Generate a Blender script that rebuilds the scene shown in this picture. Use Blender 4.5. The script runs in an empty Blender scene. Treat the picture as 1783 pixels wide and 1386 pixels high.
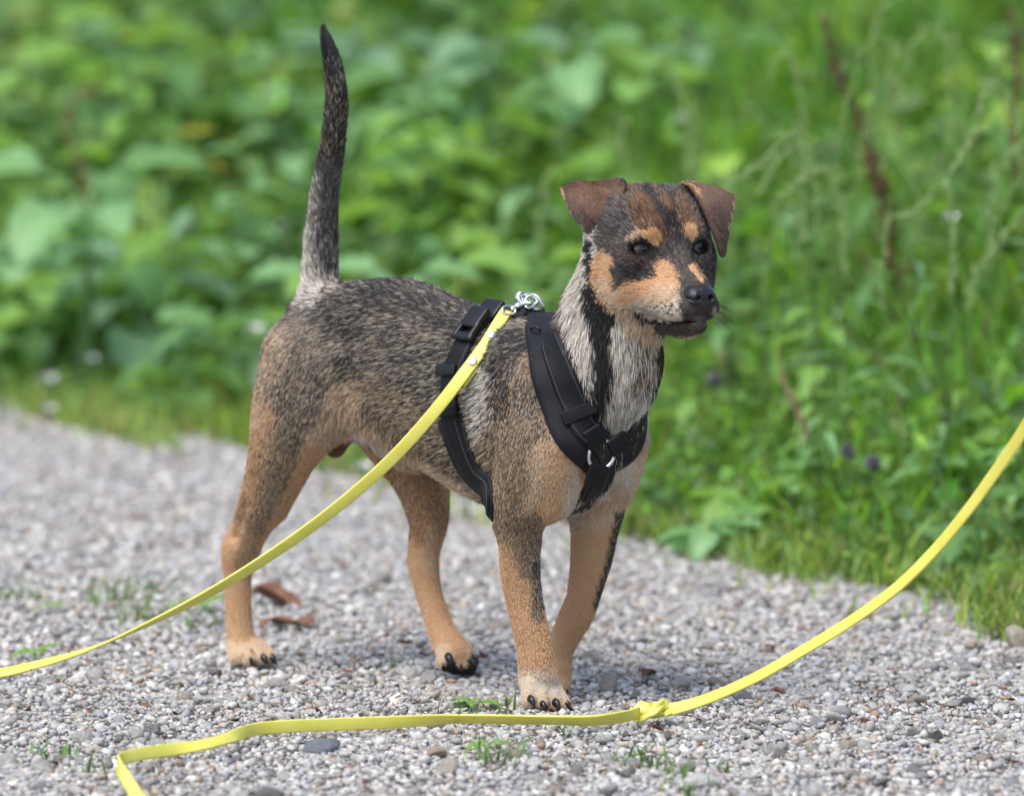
import bpy, bmesh, math, random
import numpy as np
from mathutils import Vector, Matrix
from mathutils.bvhtree import BVHTree

random.seed(7)
RNG = np.random.default_rng(7)
SC = bpy.context.scene
COL = SC.collection

# ------------------------------------------------------------------ camera
F_PX = 11730.0                      # focal length in pixels of the 1783 px wide photograph
CX, CY = 891.5, 693.0
PITCH = math.radians(6.08)
CAM = np.array([0.0, -6.5, 1.0])
FWD = np.array([0.0, math.cos(PITCH), -math.sin(PITCH)])
UPV = np.array([0.0, math.sin(PITCH), math.cos(PITCH)])
RGT = np.array([1.0, 0.0, 0.0])

cam_d = bpy.data.cameras.new('camera')
cam = bpy.data.objects.new('camera', cam_d)
COL.objects.link(cam)
cam.location = CAM
cam.rotation_euler = (math.pi / 2 - PITCH, 0, 0)
cam_d.sensor_width = 36.0
cam_d.sensor_fit = 'HORIZONTAL'
cam_d.lens = F_PX / 1783 * 36.0
cam_d.clip_start = 0.1
cam_d.clip_end = 400.0
cam_d.dof.use_dof = True
cam_d.dof.focus_distance = 6.50
cam_d.dof.aperture_fstop = 4.5
SC.camera = cam

# ------------------------------------------------------------------ sky, sun, exposure
SUN_EL, SUN_AZ = math.radians(60), math.radians(215)     # azimuth of the sun clockwise from +Y
world = bpy.data.worlds.new('World')
SC.world = world
world.use_nodes = True
nt = world.node_tree
bgn = nt.nodes['Background']
sky = nt.nodes.new('ShaderNodeTexSky')
sky.sky_type = 'NISHITA'
sky.sun_disc = False
sky.sun_elevation = SUN_EL
sky.sun_rotation = SUN_AZ
sky.air_density = 1.0
sky.dust_density = 2.5
sky.ozone_density = 0.6
nt.links.new(sky.outputs['Color'], bgn.inputs['Color'])
bgn.inputs['Strength'].default_value = 0.125
sun_d = bpy.data.lights.new('sun', 'SUN')
sun_d.energy = 1.5
sun_d.angle = math.radians(34)
sun_d.color = (1.0, 0.96, 0.90)
sun = bpy.data.objects.new('sun', sun_d)
COL.objects.link(sun)
sdir = Vector((math.sin(SUN_AZ) * math.cos(SUN_EL), math.cos(SUN_AZ) * math.cos(SUN_EL), math.sin(SUN_EL)))
sun.rotation_euler = sdir.to_track_quat('Z', 'Y').to_euler()
sun.location = sdir * 20
SC.view_settings.view_transform = 'Standard'
SC.view_settings.look = 'None'
SC.view_settings.gamma = 1.0
SC.view_settings.use_curve_mapping = False
SC.view_settings.exposure = 1.05

# ------------------------------------------------------------------ helpers
def px_ray(px, py):
    return FWD + (px - CX) / F_PX * RGT + (CY - py) / F_PX * UPV

def at_y(px, py, y):
    """Point on the line of sight of a photo pixel at world depth y."""
    d = px_ray(px, py)
    return CAM + d * ((y - CAM[1]) / d[1])

def on_ground(px, py, z=0.0):
    d = px_ray(px, py)
    return CAM + d * ((z - CAM[2]) / d[2])

def to_px(p):
    """World points (n,3) to photo pixels."""
    q = np.asarray(p, float) - CAM
    w = q @ FWD
    return np.stack([CX + F_PX * q[..., 0] / w, CY - F_PX * (q @ UPV) / w], -1)

def m_per_px(y):
    return (y - CAM[1]) / F_PX

def tag(o, label=None, cat=None, group=None, kind=None):
    if label: o['label'] = label
    if cat: o['category'] = cat
    if group: o['group'] = group
    if kind: o['kind'] = kind
    return o

def empty(name, loc=(0, 0, 0)):
    o = bpy.data.objects.new(name, None)
    o.empty_display_size = 0.05
    COL.objects.link(o)
    o.location = loc
    return o

def link(name, me, mat=None, parent=None, smooth=True):
    if isinstance(mat, (list, tuple)):
        for m in mat: me.materials.append(m)
    elif mat is not None:
        me.materials.append(mat)
    if smooth and len(me.polygons):
        me.polygons.foreach_set('use_smooth', np.ones(len(me.polygons), bool))
    o = bpy.data.objects.new(name, me)
    COL.objects.link(o)
    if parent is not None:
        o.parent = parent
        o.matrix_parent_inverse = Matrix.Translation(-Vector(parent.location))
    return o

def np_mesh(name, V, faces):
    """Mesh from a vertex array and an (n,3) or (n,4) index array (or list of such arrays)."""
    if not isinstance(faces, (list, tuple)): faces = [faces]
    V = np.ascontiguousarray(V, np.float32)
    me = bpy.data.meshes.new(name)
    me.vertices.add(len(V))
    me.vertices.foreach_set('co', V.ravel())
    loops = np.concatenate([np.asarray(f, np.int32).ravel() for f in faces])
    tot = np.concatenate([np.full(len(f), np.asarray(f).shape[1], np.int32) for f in faces])
    me.loops.add(len(loops))
    me.loops.foreach_set('vertex_index', loops)
    me.polygons.add(len(tot))
    st = np.zeros(len(tot), np.int32); st[1:] = np.cumsum(tot)[:-1]
    me.polygons.foreach_set('loop_start', st)
    me.polygons.foreach_set('loop_total', tot)
    me.update(calc_edges=True)
    return me

def set_color(me, name, C, domain='POINT'):
    C = np.asarray(C, np.float32)
    if C.shape[1] == 3: C = np.concatenate([C, np.ones((len(C), 1), np.float32)], 1)
    a = me.attributes.new(name, 'FLOAT_COLOR', domain)
    a.data.foreach_set('color', np.ascontiguousarray(C).ravel())

def new_mat(name):
    m = bpy.data.materials.new(name)
    m.use_nodes = True
    return m, m.node_tree, m.node_tree.nodes['Principled BSDF']

def simple_mat(name, col, rough=0.6, metal=0.0, spec=0.5, bump=0.0, scale=200.0, var=0.0, coord='Object'):
    m, nt, b = new_mat(name)
    b.inputs['Base Color'].default_value = (*col, 1)
    b.inputs['Roughness'].default_value = rough
    b.inputs['Metallic'].default_value = metal
    b.inputs['Specular IOR Level'].default_value = spec
    if bump or var:
        tc = nt.nodes.new('ShaderNodeTexCoord')
        n = nt.nodes.new('ShaderNodeTexNoise')
        n.inputs['Scale'].default_value = scale
        n.inputs['Detail'].default_value = 6
        nt.links.new(tc.outputs[coord], n.inputs['Vector'])
        if bump:
            bp = nt.nodes.new('ShaderNodeBump')
            bp.inputs['Strength'].default_value = bump
            bp.inputs['Distance'].default_value = 0.002
            nt.links.new(n.outputs['Fac'], bp.inputs['Height'])
            nt.links.new(bp.outputs['Normal'], b.inputs['Normal'])
        if var:
            hs = nt.nodes.new('ShaderNodeHueSaturation')
            mr = nt.nodes.new('ShaderNodeMapRange')
            mr.inputs[1].default_value = 0.3; mr.inputs[2].default_value = 0.7
            mr.inputs[3].default_value = 1 - var; mr.inputs[4].default_value = 1 + var
            nt.links.new(n.outputs['Fac'], mr.inputs[0])
            nt.links.new(mr.outputs[0], hs.inputs['Value'])
            hs.inputs['Color'].default_value = (*col, 1)
            nt.links.new(hs.outputs[0], b.inputs['Base Color'])
    return m

def srgb(r, g, b):
    f = lambda c: c / 12.92 if c <= 0.04045 else ((c + 0.055) / 1.055) ** 2.4
    return (f(r / 255), f(g / 255), f(b / 255))

def catmull(P, n):
    """n points along a Catmull-Rom curve through P (k,d), uniform in arc length."""
    P = np.asarray(P, float)
    Q = np.vstack([2 * P[0] - P[1], P, 2 * P[-1] - P[-2]])
    out = []
    for i in range(1, len(Q) - 2):
        t = np.linspace(0, 1, 24, endpoint=False)[:, None]
        a, b, c, d = Q[i - 1], Q[i], Q[i + 1], Q[i + 2]
        out.append(0.5 * (2 * b + (c - a) * t + (2 * a - 5 * b + 4 * c - d) * t ** 2 + (3 * b - a - 3 * c + d) * t ** 3))
    out.append(P[-1:])
    R = np.vstack(out)
    s = np.r_[0, np.cumsum(np.linalg.norm(np.diff(R[:, :3], axis=0), axis=1))]
    u = np.linspace(0, s[-1], n)
    return np.stack([np.interp(u, s, R[:, k]) for k in range(R.shape[1])], 1)

def unit(v):
    v = np.asarray(v, float)
    return v / np.maximum(np.linalg.norm(v, axis=-1, keepdims=True), 1e-9)
# ================================================================== ground
_edge_px = [(-260, 668), (0, 706), (200, 742), (400, 782), (560, 815), (850, 885), (1100, 952), (1400, 1006), (1520, 1030), (1783, 1088), (2100, 1150)]
EDGE = np.array([on_ground(*p)[:2] for p in _edge_px])
_dl = unit(EDGE[0] - EDGE[2]); _dr = unit(EDGE[-1] - EDGE[-3])
EDGE = np.vstack([EDGE[0] + _dl * 60, EDGE, EDGE[-1] + _dr * 60])
def edge_dist(x, y):
    """Signed distance from the edge of the gravel, positive on the green side."""
    P = np.stack([np.ravel(x), np.ravel(y)], 1).astype(float)
    best = np.full(len(P), 1e9); sgn = np.ones(len(P))
    for a, b in zip(EDGE[:-1], EDGE[1:]):
        ab = b - a; t = np.clip(((P - a) @ ab) / (ab @ ab), 0, 1)
        q = P - a - t[:, None] * ab; d = np.linalg.norm(q, axis=1)
        s = np.sign(ab[0] * (P[:, 1] - a[1]) - ab[1] * (P[:, 0] - a[0]))
        u = d < best - 1e-9
        best = np.where(u, d, best); sgn = np.where(u, s, sgn)
    return (best * sgn).reshape(np.shape(x))
def bank_h(d):
    d = np.asarray(d, float)
    r = np.clip(d - .10, 0, None)
    return np.where(r < 5, .215 * r, 1.075 + (r - 5) * .05) * np.clip(r / .25, 0, 1) ** .6
def terrain(x, y):
    return bank_h(edge_dist(x, y)) + .006

def grid_sheet(name, xs, ys, zf, mat, **kw):
    X, Y = np.meshgrid(xs, ys, indexing='ij')
    Z = zf(X, Y)
    n, m = X.shape
    I = np.arange(n * m).reshape(n, m)
    q = np.stack([I[:-1, :-1], I[1:, :-1], I[1:, 1:], I[:-1, 1:]], -1).reshape(-1, 4)
    return link(name, np_mesh(name, np.stack([X, Y, Z], -1).reshape(-1, 3), q), mat, **kw)

def noise_mat(name, cols, scale, rough=.9, bump=.5, dist=.01, detail=8):
    m, nt, b = new_mat(name)
    tc = nt.nodes.new('ShaderNodeTexCoord')
    n = nt.nodes.new('ShaderNodeTexNoise'); n.inputs['Scale'].default_value = scale; n.inputs['Detail'].default_value = detail
    nt.links.new(tc.outputs['Object'], n.inputs['Vector'])
    cr = nt.nodes.new('ShaderNodeValToRGB')
    while len(cr.color_ramp.elements) < len(cols): cr.color_ramp.elements.new(.5)
    for i, c in enumerate(cols):
        cr.color_ramp.elements[i].position = .3 + .4 * i / (len(cols) - 1); cr.color_ramp.elements[i].color = (*c, 1)
    nt.links.new(n.outputs['Fac'], cr.inputs[0]); nt.links.new(cr.outputs[0], b.inputs['Base Color'])
    n2 = nt.nodes.new('ShaderNodeTexNoise'); n2.inputs['Scale'].default_value = scale * 9; n2.inputs['Detail'].default_value = 6
    nt.links.new(tc.outputs['Object'], n2.inputs['Vector'])
    bp = nt.nodes.new('ShaderNodeBump'); bp.inputs['Strength'].default_value = bump; bp.inputs['Distance'].default_value = dist
    nt.links.new(n2.outputs['Fac'], bp.inputs['Height']); nt.links.new(bp.outputs['Normal'], b.inputs['Normal'])
    b.inputs['Roughness'].default_value = rough
    return m

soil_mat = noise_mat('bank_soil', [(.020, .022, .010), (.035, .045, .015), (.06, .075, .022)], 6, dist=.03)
fines_mat = noise_mat('gravel_fines', [(.235, .224, .210), (.325, .313, .295), (.42, .405, .385)], 45, dist=.004)
_bx = np.unique(np.r_[-90, -50, -25, -12, -6, -4, np.linspace(-3, 2, 90), 3, 5, 9, 16, 30, 60, 90])
_by = np.unique(np.r_[-90, -40, -20, -10, -5, -2, np.linspace(-1, 9, 130), 12, 18, 30, 60, 110])
tag(grid_sheet('grassy_bank', _bx, _by, lambda X, Y: np.where(edge_dist(X, Y) < -.02, -.03, bank_h(edge_dist(X, Y)) - .002), soil_mat), kind='structure')
# the gravel path: one sheet that stops at the ragged edge of the grass
path = None
def path_sheet():
    t = np.r_[-60, -20, -8, -4, np.linspace(-2.2, 2.2, 120), 4, 8, 20, 60]
    seg = np.r_[0, np.cumsum(np.linalg.norm(np.diff(EDGE, axis=0), axis=1))]
    s0 = np.interp(0, EDGE[:, 0], seg)
    ex, ey = np.interp(t + s0, seg, EDGE[:, 0]), np.interp(t + s0, seg, EDGE[:, 1])
    d = unit(EDGE[-3] - EDGE[2]); nrm = np.array([-d[1], d[0]])
    if nrm[1] < 0: nrm = -nrm
    offs = np.r_[.03, -.02, np.linspace(-.06, -3.4, 90), -3.8]
    X = ex[:, None] + nrm[0] * offs; Y = ey[:, None] + nrm[1] * offs
    Z = .0015 * np.sin(X * 21 + 3 * np.sin(Y * 7)) + .0015 * np.sin(Y * 17 + 2 * np.sin(X * 11))
    n, m = X.shape
    I = np.arange(n * m).reshape(n, m)
    q = np.stack([I[:-1, :-1], I[:-1, 1:], I[1:, 1:], I[1:, :-1]], -1).reshape(-1, 4)
    return link('gravel_path', np_mesh('gravel_path', np.stack([X, Y, Z - .0008], -1).reshape(-1, 3), q), fines_mat)
path = tag(path_sheet(), kind='structure')

# ------------------------------------------------------------------ gravel
def ico(sub):
    bm = bmesh.new(); bmesh.ops.create_icosphere(bm, subdivisions=sub, radius=1)
    V = np.array([v.co[:] for v in bm.verts]); F = np.array([[v.index for v in f.verts] for f in bm.faces]); bm.free()
    return V, F
def pebble_shapes(sub, n, rng):
    V0, F = ico(sub); out = []
    for _ in range(n):
        V = V0.copy()
        for _k in range(rng.integers(5, 11)):                     # broken flats
            d = unit(rng.standard_normal(3)); h = rng.uniform(.36, .82)
            over = np.maximum(V @ d - h, 0); V = V - over[:, None] * d * .9
        V = V * (1 + .09 * rng.standard_normal((len(V), 1)))
        V = V * np.array([1, rng.uniform(.58, .95), rng.uniform(.34, .72)])
        out.append(V)
    return out, F
_rg = np.random.default_rng(23)
STONE_COLS = np.array([(0.447, 0.431, 0.403), (0.39, 0.377, 0.361), (0.511, 0.494, 0.463), (0.592, 0.583, 0.553), (0.352, 0.351, 0.356), (0.402, 0.405, 0.423), (0.447, 0.399, 0.336), (0.384, 0.319, 0.256), (0.223, 0.212, 0.201), (0.134, 0.129, 0.123), (0.32, 0.216, 0.153)])
STONE_P = np.array([.20, .19, .17, .11, .09, .07, .07, .04, .035, .015, .01])
def view_mask(x, y, margin=.12):
    w = .5 * (y + 6.5) / 6.5
    return (np.abs(x) < w + margin) & (y > -.62)
def scatter(n_per_m2, rng, ymax=3.2):
    A = (2.0 * (ymax + .75)); n = int(A * n_per_m2)
    x = rng.uniform(-1.0, 1.0, n); y = rng.uniform(-.75, ymax, n)
    d = edge_dist(x, y)
    fringe = rng.uniform(-.05, .12, n) * (.5 + .5 * np.sin(x * 31 + 2 * np.sin(x * 13)))
    m = (d < -.02 + fringe) & view_mask(x, y)
    return x[m], y[m]
def rot_mats(n, rng, tip=.25):
    a = rng.uniform(0, 2 * np.pi, n); ax = rng.normal(0, tip, n); ay = rng.normal(0, tip, n)
    ca, sa = np.cos(a), np.sin(a); z0 = np.zeros(n); o1 = np.ones(n)
    Rz = np.stack([ca, -sa, z0, sa, ca, z0, z0, z0, o1], 1).reshape(n, 3, 3)
    Rx = np.stack([o1, z0, z0, z0, np.cos(ax), -np.sin(ax), z0, np.sin(ax), np.cos(ax)], 1).reshape(n, 3, 3)
    Ry = np.stack([np.cos(ay), z0, np.sin(ay), z0, o1, z0, -np.sin(ay), z0, np.cos(ay)], 1).reshape(n, 3, 3)
    return Rz @ Rx @ Ry
stone_mat, _nt, _b = new_mat('gravel_stone')
_at = _nt.nodes.new('ShaderNodeAttribute'); _at.attribute_name = 'tint'
_tc = _nt.nodes.new('ShaderNodeTexCoord')
_n1 = _nt.nodes.new('ShaderNodeTexNoise'); _n1.inputs['Scale'].default_value = 260; _n1.inputs['Detail'].default_value = 8; _n1.inputs['Roughness'].default_value = .7
_nt.links.new(_tc.outputs['Object'], _n1.inputs['Vector'])
_mr = _nt.nodes.new('ShaderNodeMapRange'); _mr.inputs[1].default_value = .25; _mr.inputs[2].default_value = .75; _mr.inputs[3].default_value = .70; _mr.inputs[4].default_value = 1.22
_nt.links.new(_n1.outputs['Fac'], _mr.inputs[0])
_mx = _nt.nodes.new('ShaderNodeMix'); _mx.data_type = 'RGBA'; _mx.blend_type = 'MULTIPLY'; _mx.inputs['Factor'].default_value = 1
_nt.links.new(_at.outputs['Color'], _mx.inputs['A']); _nt.links.new(_mr.outputs[0], _mx.inputs['B']); _nt.links.new(_mx.outputs['Result'], _b.inputs['Base Color'])
_bp = _nt.nodes.new('ShaderNodeBump'); _bp.inputs['Strength'].default_value = .6; _bp.inputs['Distance'].default_value = .0012
_nt.links.new(_n1.outputs['Fac'], _bp.inputs['Height']); _nt.links.new(_bp.outputs['Normal'], _b.inputs['Normal'])
_b.inputs['Roughness'].default_value = .82; _b.inputs['Specular IOR Level'].default_value = .3

def pebble_field(x, y, rad, z, shapes, F, rng, tip=.25):
    n = len(x); Vs, Fs, Cs = [], [], []
    pick = rng.integers(0, len(shapes), n); off = 0
    R = rot_mats(n, rng, tip)
    col = STONE_COLS[rng.choice(len(STONE_COLS), n, p=STONE_P)] * rng.uniform(.78, 1.16, (n, 1))
    for k, S in enumerate(shapes):
        m = np.nonzero(pick == k)[0]
        if not len(m): continue
        V = np.einsum('nij,vj->nvi', R[m], S) * rad[m][:, None, None] + np.stack([x[m], y[m], z[m]], 1)[:, None]
        Vs.append(V.reshape(-1, 3)); nv = len(S)
        Fs.append((F[None] + (off + np.arange(len(m)) * nv)[:, None, None]).reshape(-1, 3)); off += len(m) * nv
        Cs.append(np.repeat(col[m], nv, 0))
    return np.vstack(Vs), np.vstack(Fs), np.vstack(Cs)
def field_object(parts, name):
    off = 0; V, F, C = [], [], []
    for v, f, c in parts:
        V.append(v); F.append(f + off); C.append(c); off += len(v)
    me = np_mesh(name, np.vstack(V), np.vstack(F)); set_color(me, 'tint', np.vstack(C))
    return link(name, me, stone_mat, path, smooth=False)
coarse, CF = pebble_shapes(2, 26, _rg)
small, SF = pebble_shapes(1, 24, _rg)
# the largest stones in view are single objects, sharing a few meshes
x, y = scatter(3100, _rg)
rad = np.exp(_rg.normal(math.log(.0062), .36, len(x))).clip(.0038, .0145)
order = np.argsort(-rad * (6.5 / (y + 6.5)) * np.where(y > 1.2, .6, 1.0)); big = order[:292]; rest = order[292:]
stone_meshes = []
for k in range(26):
    for c in range(3):
        me = np_mesh('stone', coarse[k], CF)
        col = STONE_COLS[_rg.choice(len(STONE_COLS), p=STONE_P)] * _rg.uniform(.85, 1.15)
        set_color(me, 'tint', np.repeat(col[None], len(coarse[k]), 0)); stone_meshes.append(me)
big_mat = stone_mat.copy(); big_mat.name = 'single_stone'
for nd in big_mat.node_tree.nodes:
    if nd.type == 'TEX_NOISE': nd.inputs['Scale'].default_value = 2.2
    if nd.type == 'BUMP': nd.inputs['Distance'].default_value = .15
for me in stone_meshes:
    me.materials.append(big_mat)
for i in big:
    o = bpy.data.objects.new('stone', stone_meshes[_rg.integers(len(stone_meshes))])
    COL.objects.link(o); o.parent = path
    o.scale = (rad[i],) * 3
    o.location = (x[i], y[i], rad[i] * .22 + .001)
    o.rotation_euler = (_rg.normal(0, .3), _rg.normal(0, .3), _rg.uniform(0, 6.28))
parts = [pebble_field(x[rest], y[rest], rad[rest], rad[rest] * .16 + _rg.uniform(-.001, .003, len(rest)), coarse if False else small, SF, _rg)]
x, y = scatter(10500, _rg)
rad = np.exp(_rg.normal(math.log(.0046), .28, len(x)))
parts.append(pebble_field(x, y, rad, rad * .3 + _rg.uniform(-.001, .002, len(x)), small, SF, _rg, tip=.5))
tiny, TF = small, SF
x, y = scatter(13000, _rg, 1.6)
rad = np.exp(_rg.normal(math.log(.0026), .25, len(x)))
_t0 = [(s_) for s_ in small]
parts.append(pebble_field(x, y, rad, rad * .3 + _rg.uniform(-.0015, .001, len(x)), small, SF, _rg, tip=.6))
# thinner cover over the rest of the path near by, out of the picture
_n = 60000
x = _rg.uniform(-2.6, 2.2, _n); y = _rg.uniform(-1.6, 5.0, _n)
_m = (edge_dist(x, y) < -.02) & (edge_dist(x, y) > -3.3) & ~(view_mask(x, y, .10) & (y < 3.15))
x, y = x[_m], y[_m]
rad = np.exp(_rg.normal(math.log(.0058), .36, len(x)))
parts.append(pebble_field(x, y, rad, rad * .3 + _rg.uniform(-.001, .002, len(x)), small, SF, _rg, tip=.5))
gravel = tag(field_object(parts, 'gravel'), kind='stuff')
# ================================================================== the dog
# Body frame: heading DH, right-hand side DR; the midline plane is at lateral L0.
ANG = math.radians(43)
DH = np.array([math.cos(ANG), -math.sin(ANG), 0.0])
DR = np.array([-math.sin(ANG), -math.cos(ANG), 0.0])
L0 = -0.062

def N(px, py, l):
    """Point seen at a photo pixel that lies l metres to the dog's right of its midline."""
    d = px_ray(px, py)
    t = (L0 + l - CAM @ DR) / (d @ DR)
    return CAM + d * t

# head frame: eyes' midpoint, facing HF
HYAW = math.radians(28)
HF = np.array([math.sin(HYAW), -math.cos(HYAW), 0.0])
HL = np.array([math.cos(HYAW), math.sin(HYAW), 0.0])      # the dog's left
HU = np.array([0.0, 0.0, 1.0])
HO = N(1168, 433, 0.0)
def H(f, l, u):
    return HO + f * HF + l * HL + u * HU

class SDF:
    """A list of blended primitives; each knows its own box so that a grid is only touched where it matters."""
    def __init__(self): self.prims = []
    def add(self, fn, lo, hi, k=0.015, group='body', flow=(0, 0, -1), sub=False):
        self.prims.append((fn, np.asarray(lo), np.asarray(hi), k, group, unit(flow), sub))
    def cone(self, a, b, ra, rb, **kw):
        a, b = np.asarray(a, float), np.asarray(b, float)
        ab = b - a; L2 = ab @ ab
        def fn(X, Y, Z):
            px_, py_, pz_ = X - a[0], Y - a[1], Z - a[2]
            t = np.clip((px_ * ab[0] + py_ * ab[1] + pz_ * ab[2]) / L2, 0, 1)
            dx, dy, dz = px_ - t * ab[0], py_ - t * ab[1], pz_ - t * ab[2]
            return np.sqrt(dx * dx + dy * dy + dz * dz) - (ra + (rb - ra) * t)
        r = max(ra, rb)
        kw.setdefault('flow', ab)
        self.add(fn, np.minimum(a, b) - r, np.maximum(a, b) + r, **kw)
    def chain(self, pts, **kw):
        if len(pts) == 2:
            return self.cone(pts[0][0], pts[1][0], pts[0][1], pts[1][1], **kw)
        P = catmull(np.array([np.r_[p, r] for p, r in pts]), 5 * len(pts))
        seg = [(P[i, :3], P[i + 1, :3] - P[i, :3], P[i, 3], P[i + 1, 3]) for i in range(len(P) - 1)]
        def fn(X, Y, Z):
            best = None
            for a, ab, ra, rb in seg:
                L2 = ab @ ab + 1e-12
                qx, qy, qz = X - a[0], Y - a[1], Z - a[2]
                t = np.clip((qx * ab[0] + qy * ab[1] + qz * ab[2]) / L2, 0, 1)
                dx, dy, dz = qx - t * ab[0], qy - t * ab[1], qz - t * ab[2]
                d = np.sqrt(dx * dx + dy * dy + dz * dz) - (ra + (rb - ra) * t)
                best = d if best is None else np.minimum(best, d)
            return best
        kw.setdefault('flow', P[-1, :3] - P[0, :3])
        self.add(fn, (P[:, :3] - P[:, 3:]).min(0), (P[:, :3] + P[:, 3:]).max(0), **kw)
    def ell(self, c, axes, radii, **kw):
        c = np.asarray(c, float); A = np.asarray(axes, float); R = np.asarray(radii, float)
        def fn(X, Y, Z):
            q = [((X - c[0]) * A[i, 0] + (Y - c[1]) * A[i, 1] + (Z - c[2]) * A[i, 2]) for i in range(3)]
            k0 = np.sqrt(sum((q[i] / R[i]) ** 2 for i in range(3)))
            k1 = np.sqrt(sum((q[i] / R[i] ** 2) ** 2 for i in range(3))) + 1e-9
            return k0 * (k0 - 1) / k1
        ext = np.sqrt((A ** 2 * R[:, None] ** 2).sum(0))
        self.add(fn, c - ext, c + ext, **kw)
    @staticmethod
    def _mix(F, d, k, sub):
        if sub:
            d = -d; h = np.maximum(k - np.abs(F - d), 0) / k
            return np.maximum(F, d) + h * h * k * 0.25
        h = np.maximum(k - np.abs(F - d), 0) / k
        return np.minimum(F, d) - h * h * k * 0.25
    def grid(self, xs, ys, zs):
        F = np.full((len(xs), len(ys), len(zs)), 0.05, np.float32)
        for fn, lo, hi, k, g, fl, sub in self.prims:
            pad = k + 0.012
            i0, i1 = np.searchsorted(xs, lo[0] - pad), np.searchsorted(xs, hi[0] + pad)
            j0, j1 = np.searchsorted(ys, lo[1] - pad), np.searchsorted(ys, hi[1] + pad)
            k0, k1 = np.searchsorted(zs, lo[2] - pad), np.searchsorted(zs, hi[2] + pad)
            if i1 <= i0 or j1 <= j0 or k1 <= k0: continue
            X = xs[i0:i1, None, None]; Y = ys[None, j0:j1, None]; Z = zs[None, None, k0:k1]
            if sub == 'field':
                F[i0:i1, j0:j1, k0:k1] = fn(X, Y, Z, F[i0:i1, j0:j1, k0:k1]); continue
            d = fn(X, Y, Z).astype(np.float32)
            F[i0:i1, j0:j1, k0:k1] = self._mix(F[i0:i1, j0:j1, k0:k1], d, k, sub)
        return F

def surface_nets(F, xs, ys, zs):
    S = F < 0
    nx, ny, nz = F.shape
    cnt = np.zeros((nx - 1, ny - 1, nz - 1), np.uint8)
    offs = [(i, j, k) for i in (0, 1) for j in (0, 1) for k in (0, 1)]
    for i, j, k in offs: cnt += S[i:nx - 1 + i, j:ny - 1 + j, k:nz - 1 + k]
    act = (cnt > 0) & (cnt < 8)
    I, J, K = np.nonzero(act)
    idx = np.full(act.shape, -1, np.int32); idx[I, J, K] = np.arange(len(I))
    val = {o: F[I + o[0], J + o[1], K + o[2]] for o in offs}
    acc = np.zeros((len(I), 3)); n = np.zeros(len(I))
    for o in offs:
        for ax in range(3):
            if o[ax]: continue
            p = list(o); p[ax] = 1; p = tuple(p)
            a, b = val[o], val[p]
            m = (a < 0) != (b < 0)
            t = np.where(m, a / np.where(m, a - b, 1), 0)
            for c in range(3):
                acc[:, c] += np.where(m, (t if c == ax else o[c]), 0)
            n += m
    acc /= n[:, None]
    g = [xs, ys, zs]; base = [I, J, K]
    V = np.stack([g[c][base[c]] + acc[:, c] * (g[c][base[c] + 1] - g[c][base[c]]) for c in range(3)], 1)
    quads = []
    for ax in range(3):
        sl0 = [slice(1, -1)] * 3; sl1 = [slice(1, -1)] * 3
        sl0[ax] = slice(0, F.shape[ax] - 1); sl1[ax] = slice(1, F.shape[ax])
        A, B = S[tuple(sl0)], S[tuple(sl1)]
        E = np.nonzero(A != B)
        flip = A[E]
        P = [E[c] + (0 if c == ax else 1) for c in range(3)]
        u, v = (ax + 1) % 3, (ax + 2) % 3
        def cell(du, dv):
            q = [P[0].copy(), P[1].copy(), P[2].copy()]
            q[u] = q[u] - du; q[v] = q[v] - dv
            return idx[q[0], q[1], q[2]]
        q = np.stack([cell(1, 1), cell(0, 1), cell(0, 0), cell(1, 0)], 1)
        q[~flip] = q[~flip][:, ::-1]
        quads.append(q)
    Q = np.vstack(quads)
    return V, Q[(Q >= 0).all(1)]

def px_chain(nodes):
    """[(px, py, lateral, radius in px)] -> [(point, radius in m)]"""
    out = []
    for px, py, l, r in nodes:
        p = N(px, py, l)
        out.append((p, r * m_per_px(p[1])))
    return out

dog_sdf = SDF()
D = dog_sdf
# --- torso: stations (photo px of the midline, top py, bottom py, half width m)
TS = [(530, 565, 640, .018), (541, 536, 680, .034), (562, 513, 716, .047), (600, 504, 748, .054), (650, 498, 766, .055),
      (700, 500, 784, .056), (760, 514, 820, .059), (830, 538, 862, .064), (890, 550, 888, .067), (940, 556, 896, .068),
      (976, 580, 888, .067), (1004, 620, 876, .063), (1028, 680, 856, .054), (1043, 740, 820, .034)]
_s, _zt, _zb, _b = [], [], [], []
for px, pt, pb, b in TS:
    a, c = N(px, pt, 0), N(px, pb, 0)
    _s.append(a @ DH); _zt.append(a[2]); _zb.append(c[2]); _b.append(b)
_s, _zt, _zb, _b = map(np.array, (_s, _zt, _zb, _b))
_o = np.argsort(_s); _s, _zt, _zb, _b = _s[_o], _zt[_o], _zb[_o], _b[_o]
def torso_fn(X, Y, Z):
    s = X * DH[0] + Y * DH[1]
    l = X * DR[0] + Y * DR[1] - L0
    sc = np.clip(s, _s[0], _s[-1])
    zt, zb, b = np.interp(sc, _s, _zt), np.interp(sc, _s, _zb), np.interp(sc, _s, _b)
    zc = zt * 0.55 + zb * 0.45
    c = np.where(Z > zc, zt - zc, zc - zb)
    bb = b * np.where(Z > zc, 1.0, 1.0)
    e = 2.25
    q = (np.abs(l / bb) ** e + np.abs((Z - zc) / c) ** e) ** (1 / e)
    d = (q - 1) * np.minimum(bb, c)
    over = np.maximum(np.maximum(s - _s[-1], _s[0] - s), 0)
    return np.where(over > 0, np.sqrt(np.maximum(d, 0) ** 2 + over ** 2) + np.minimum(d, 0) * 0, d)
_pc = np.array([N(px, (pt + pb) / 2, l) for px, pt, pb, b in TS for l in (-b, b)])
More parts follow.
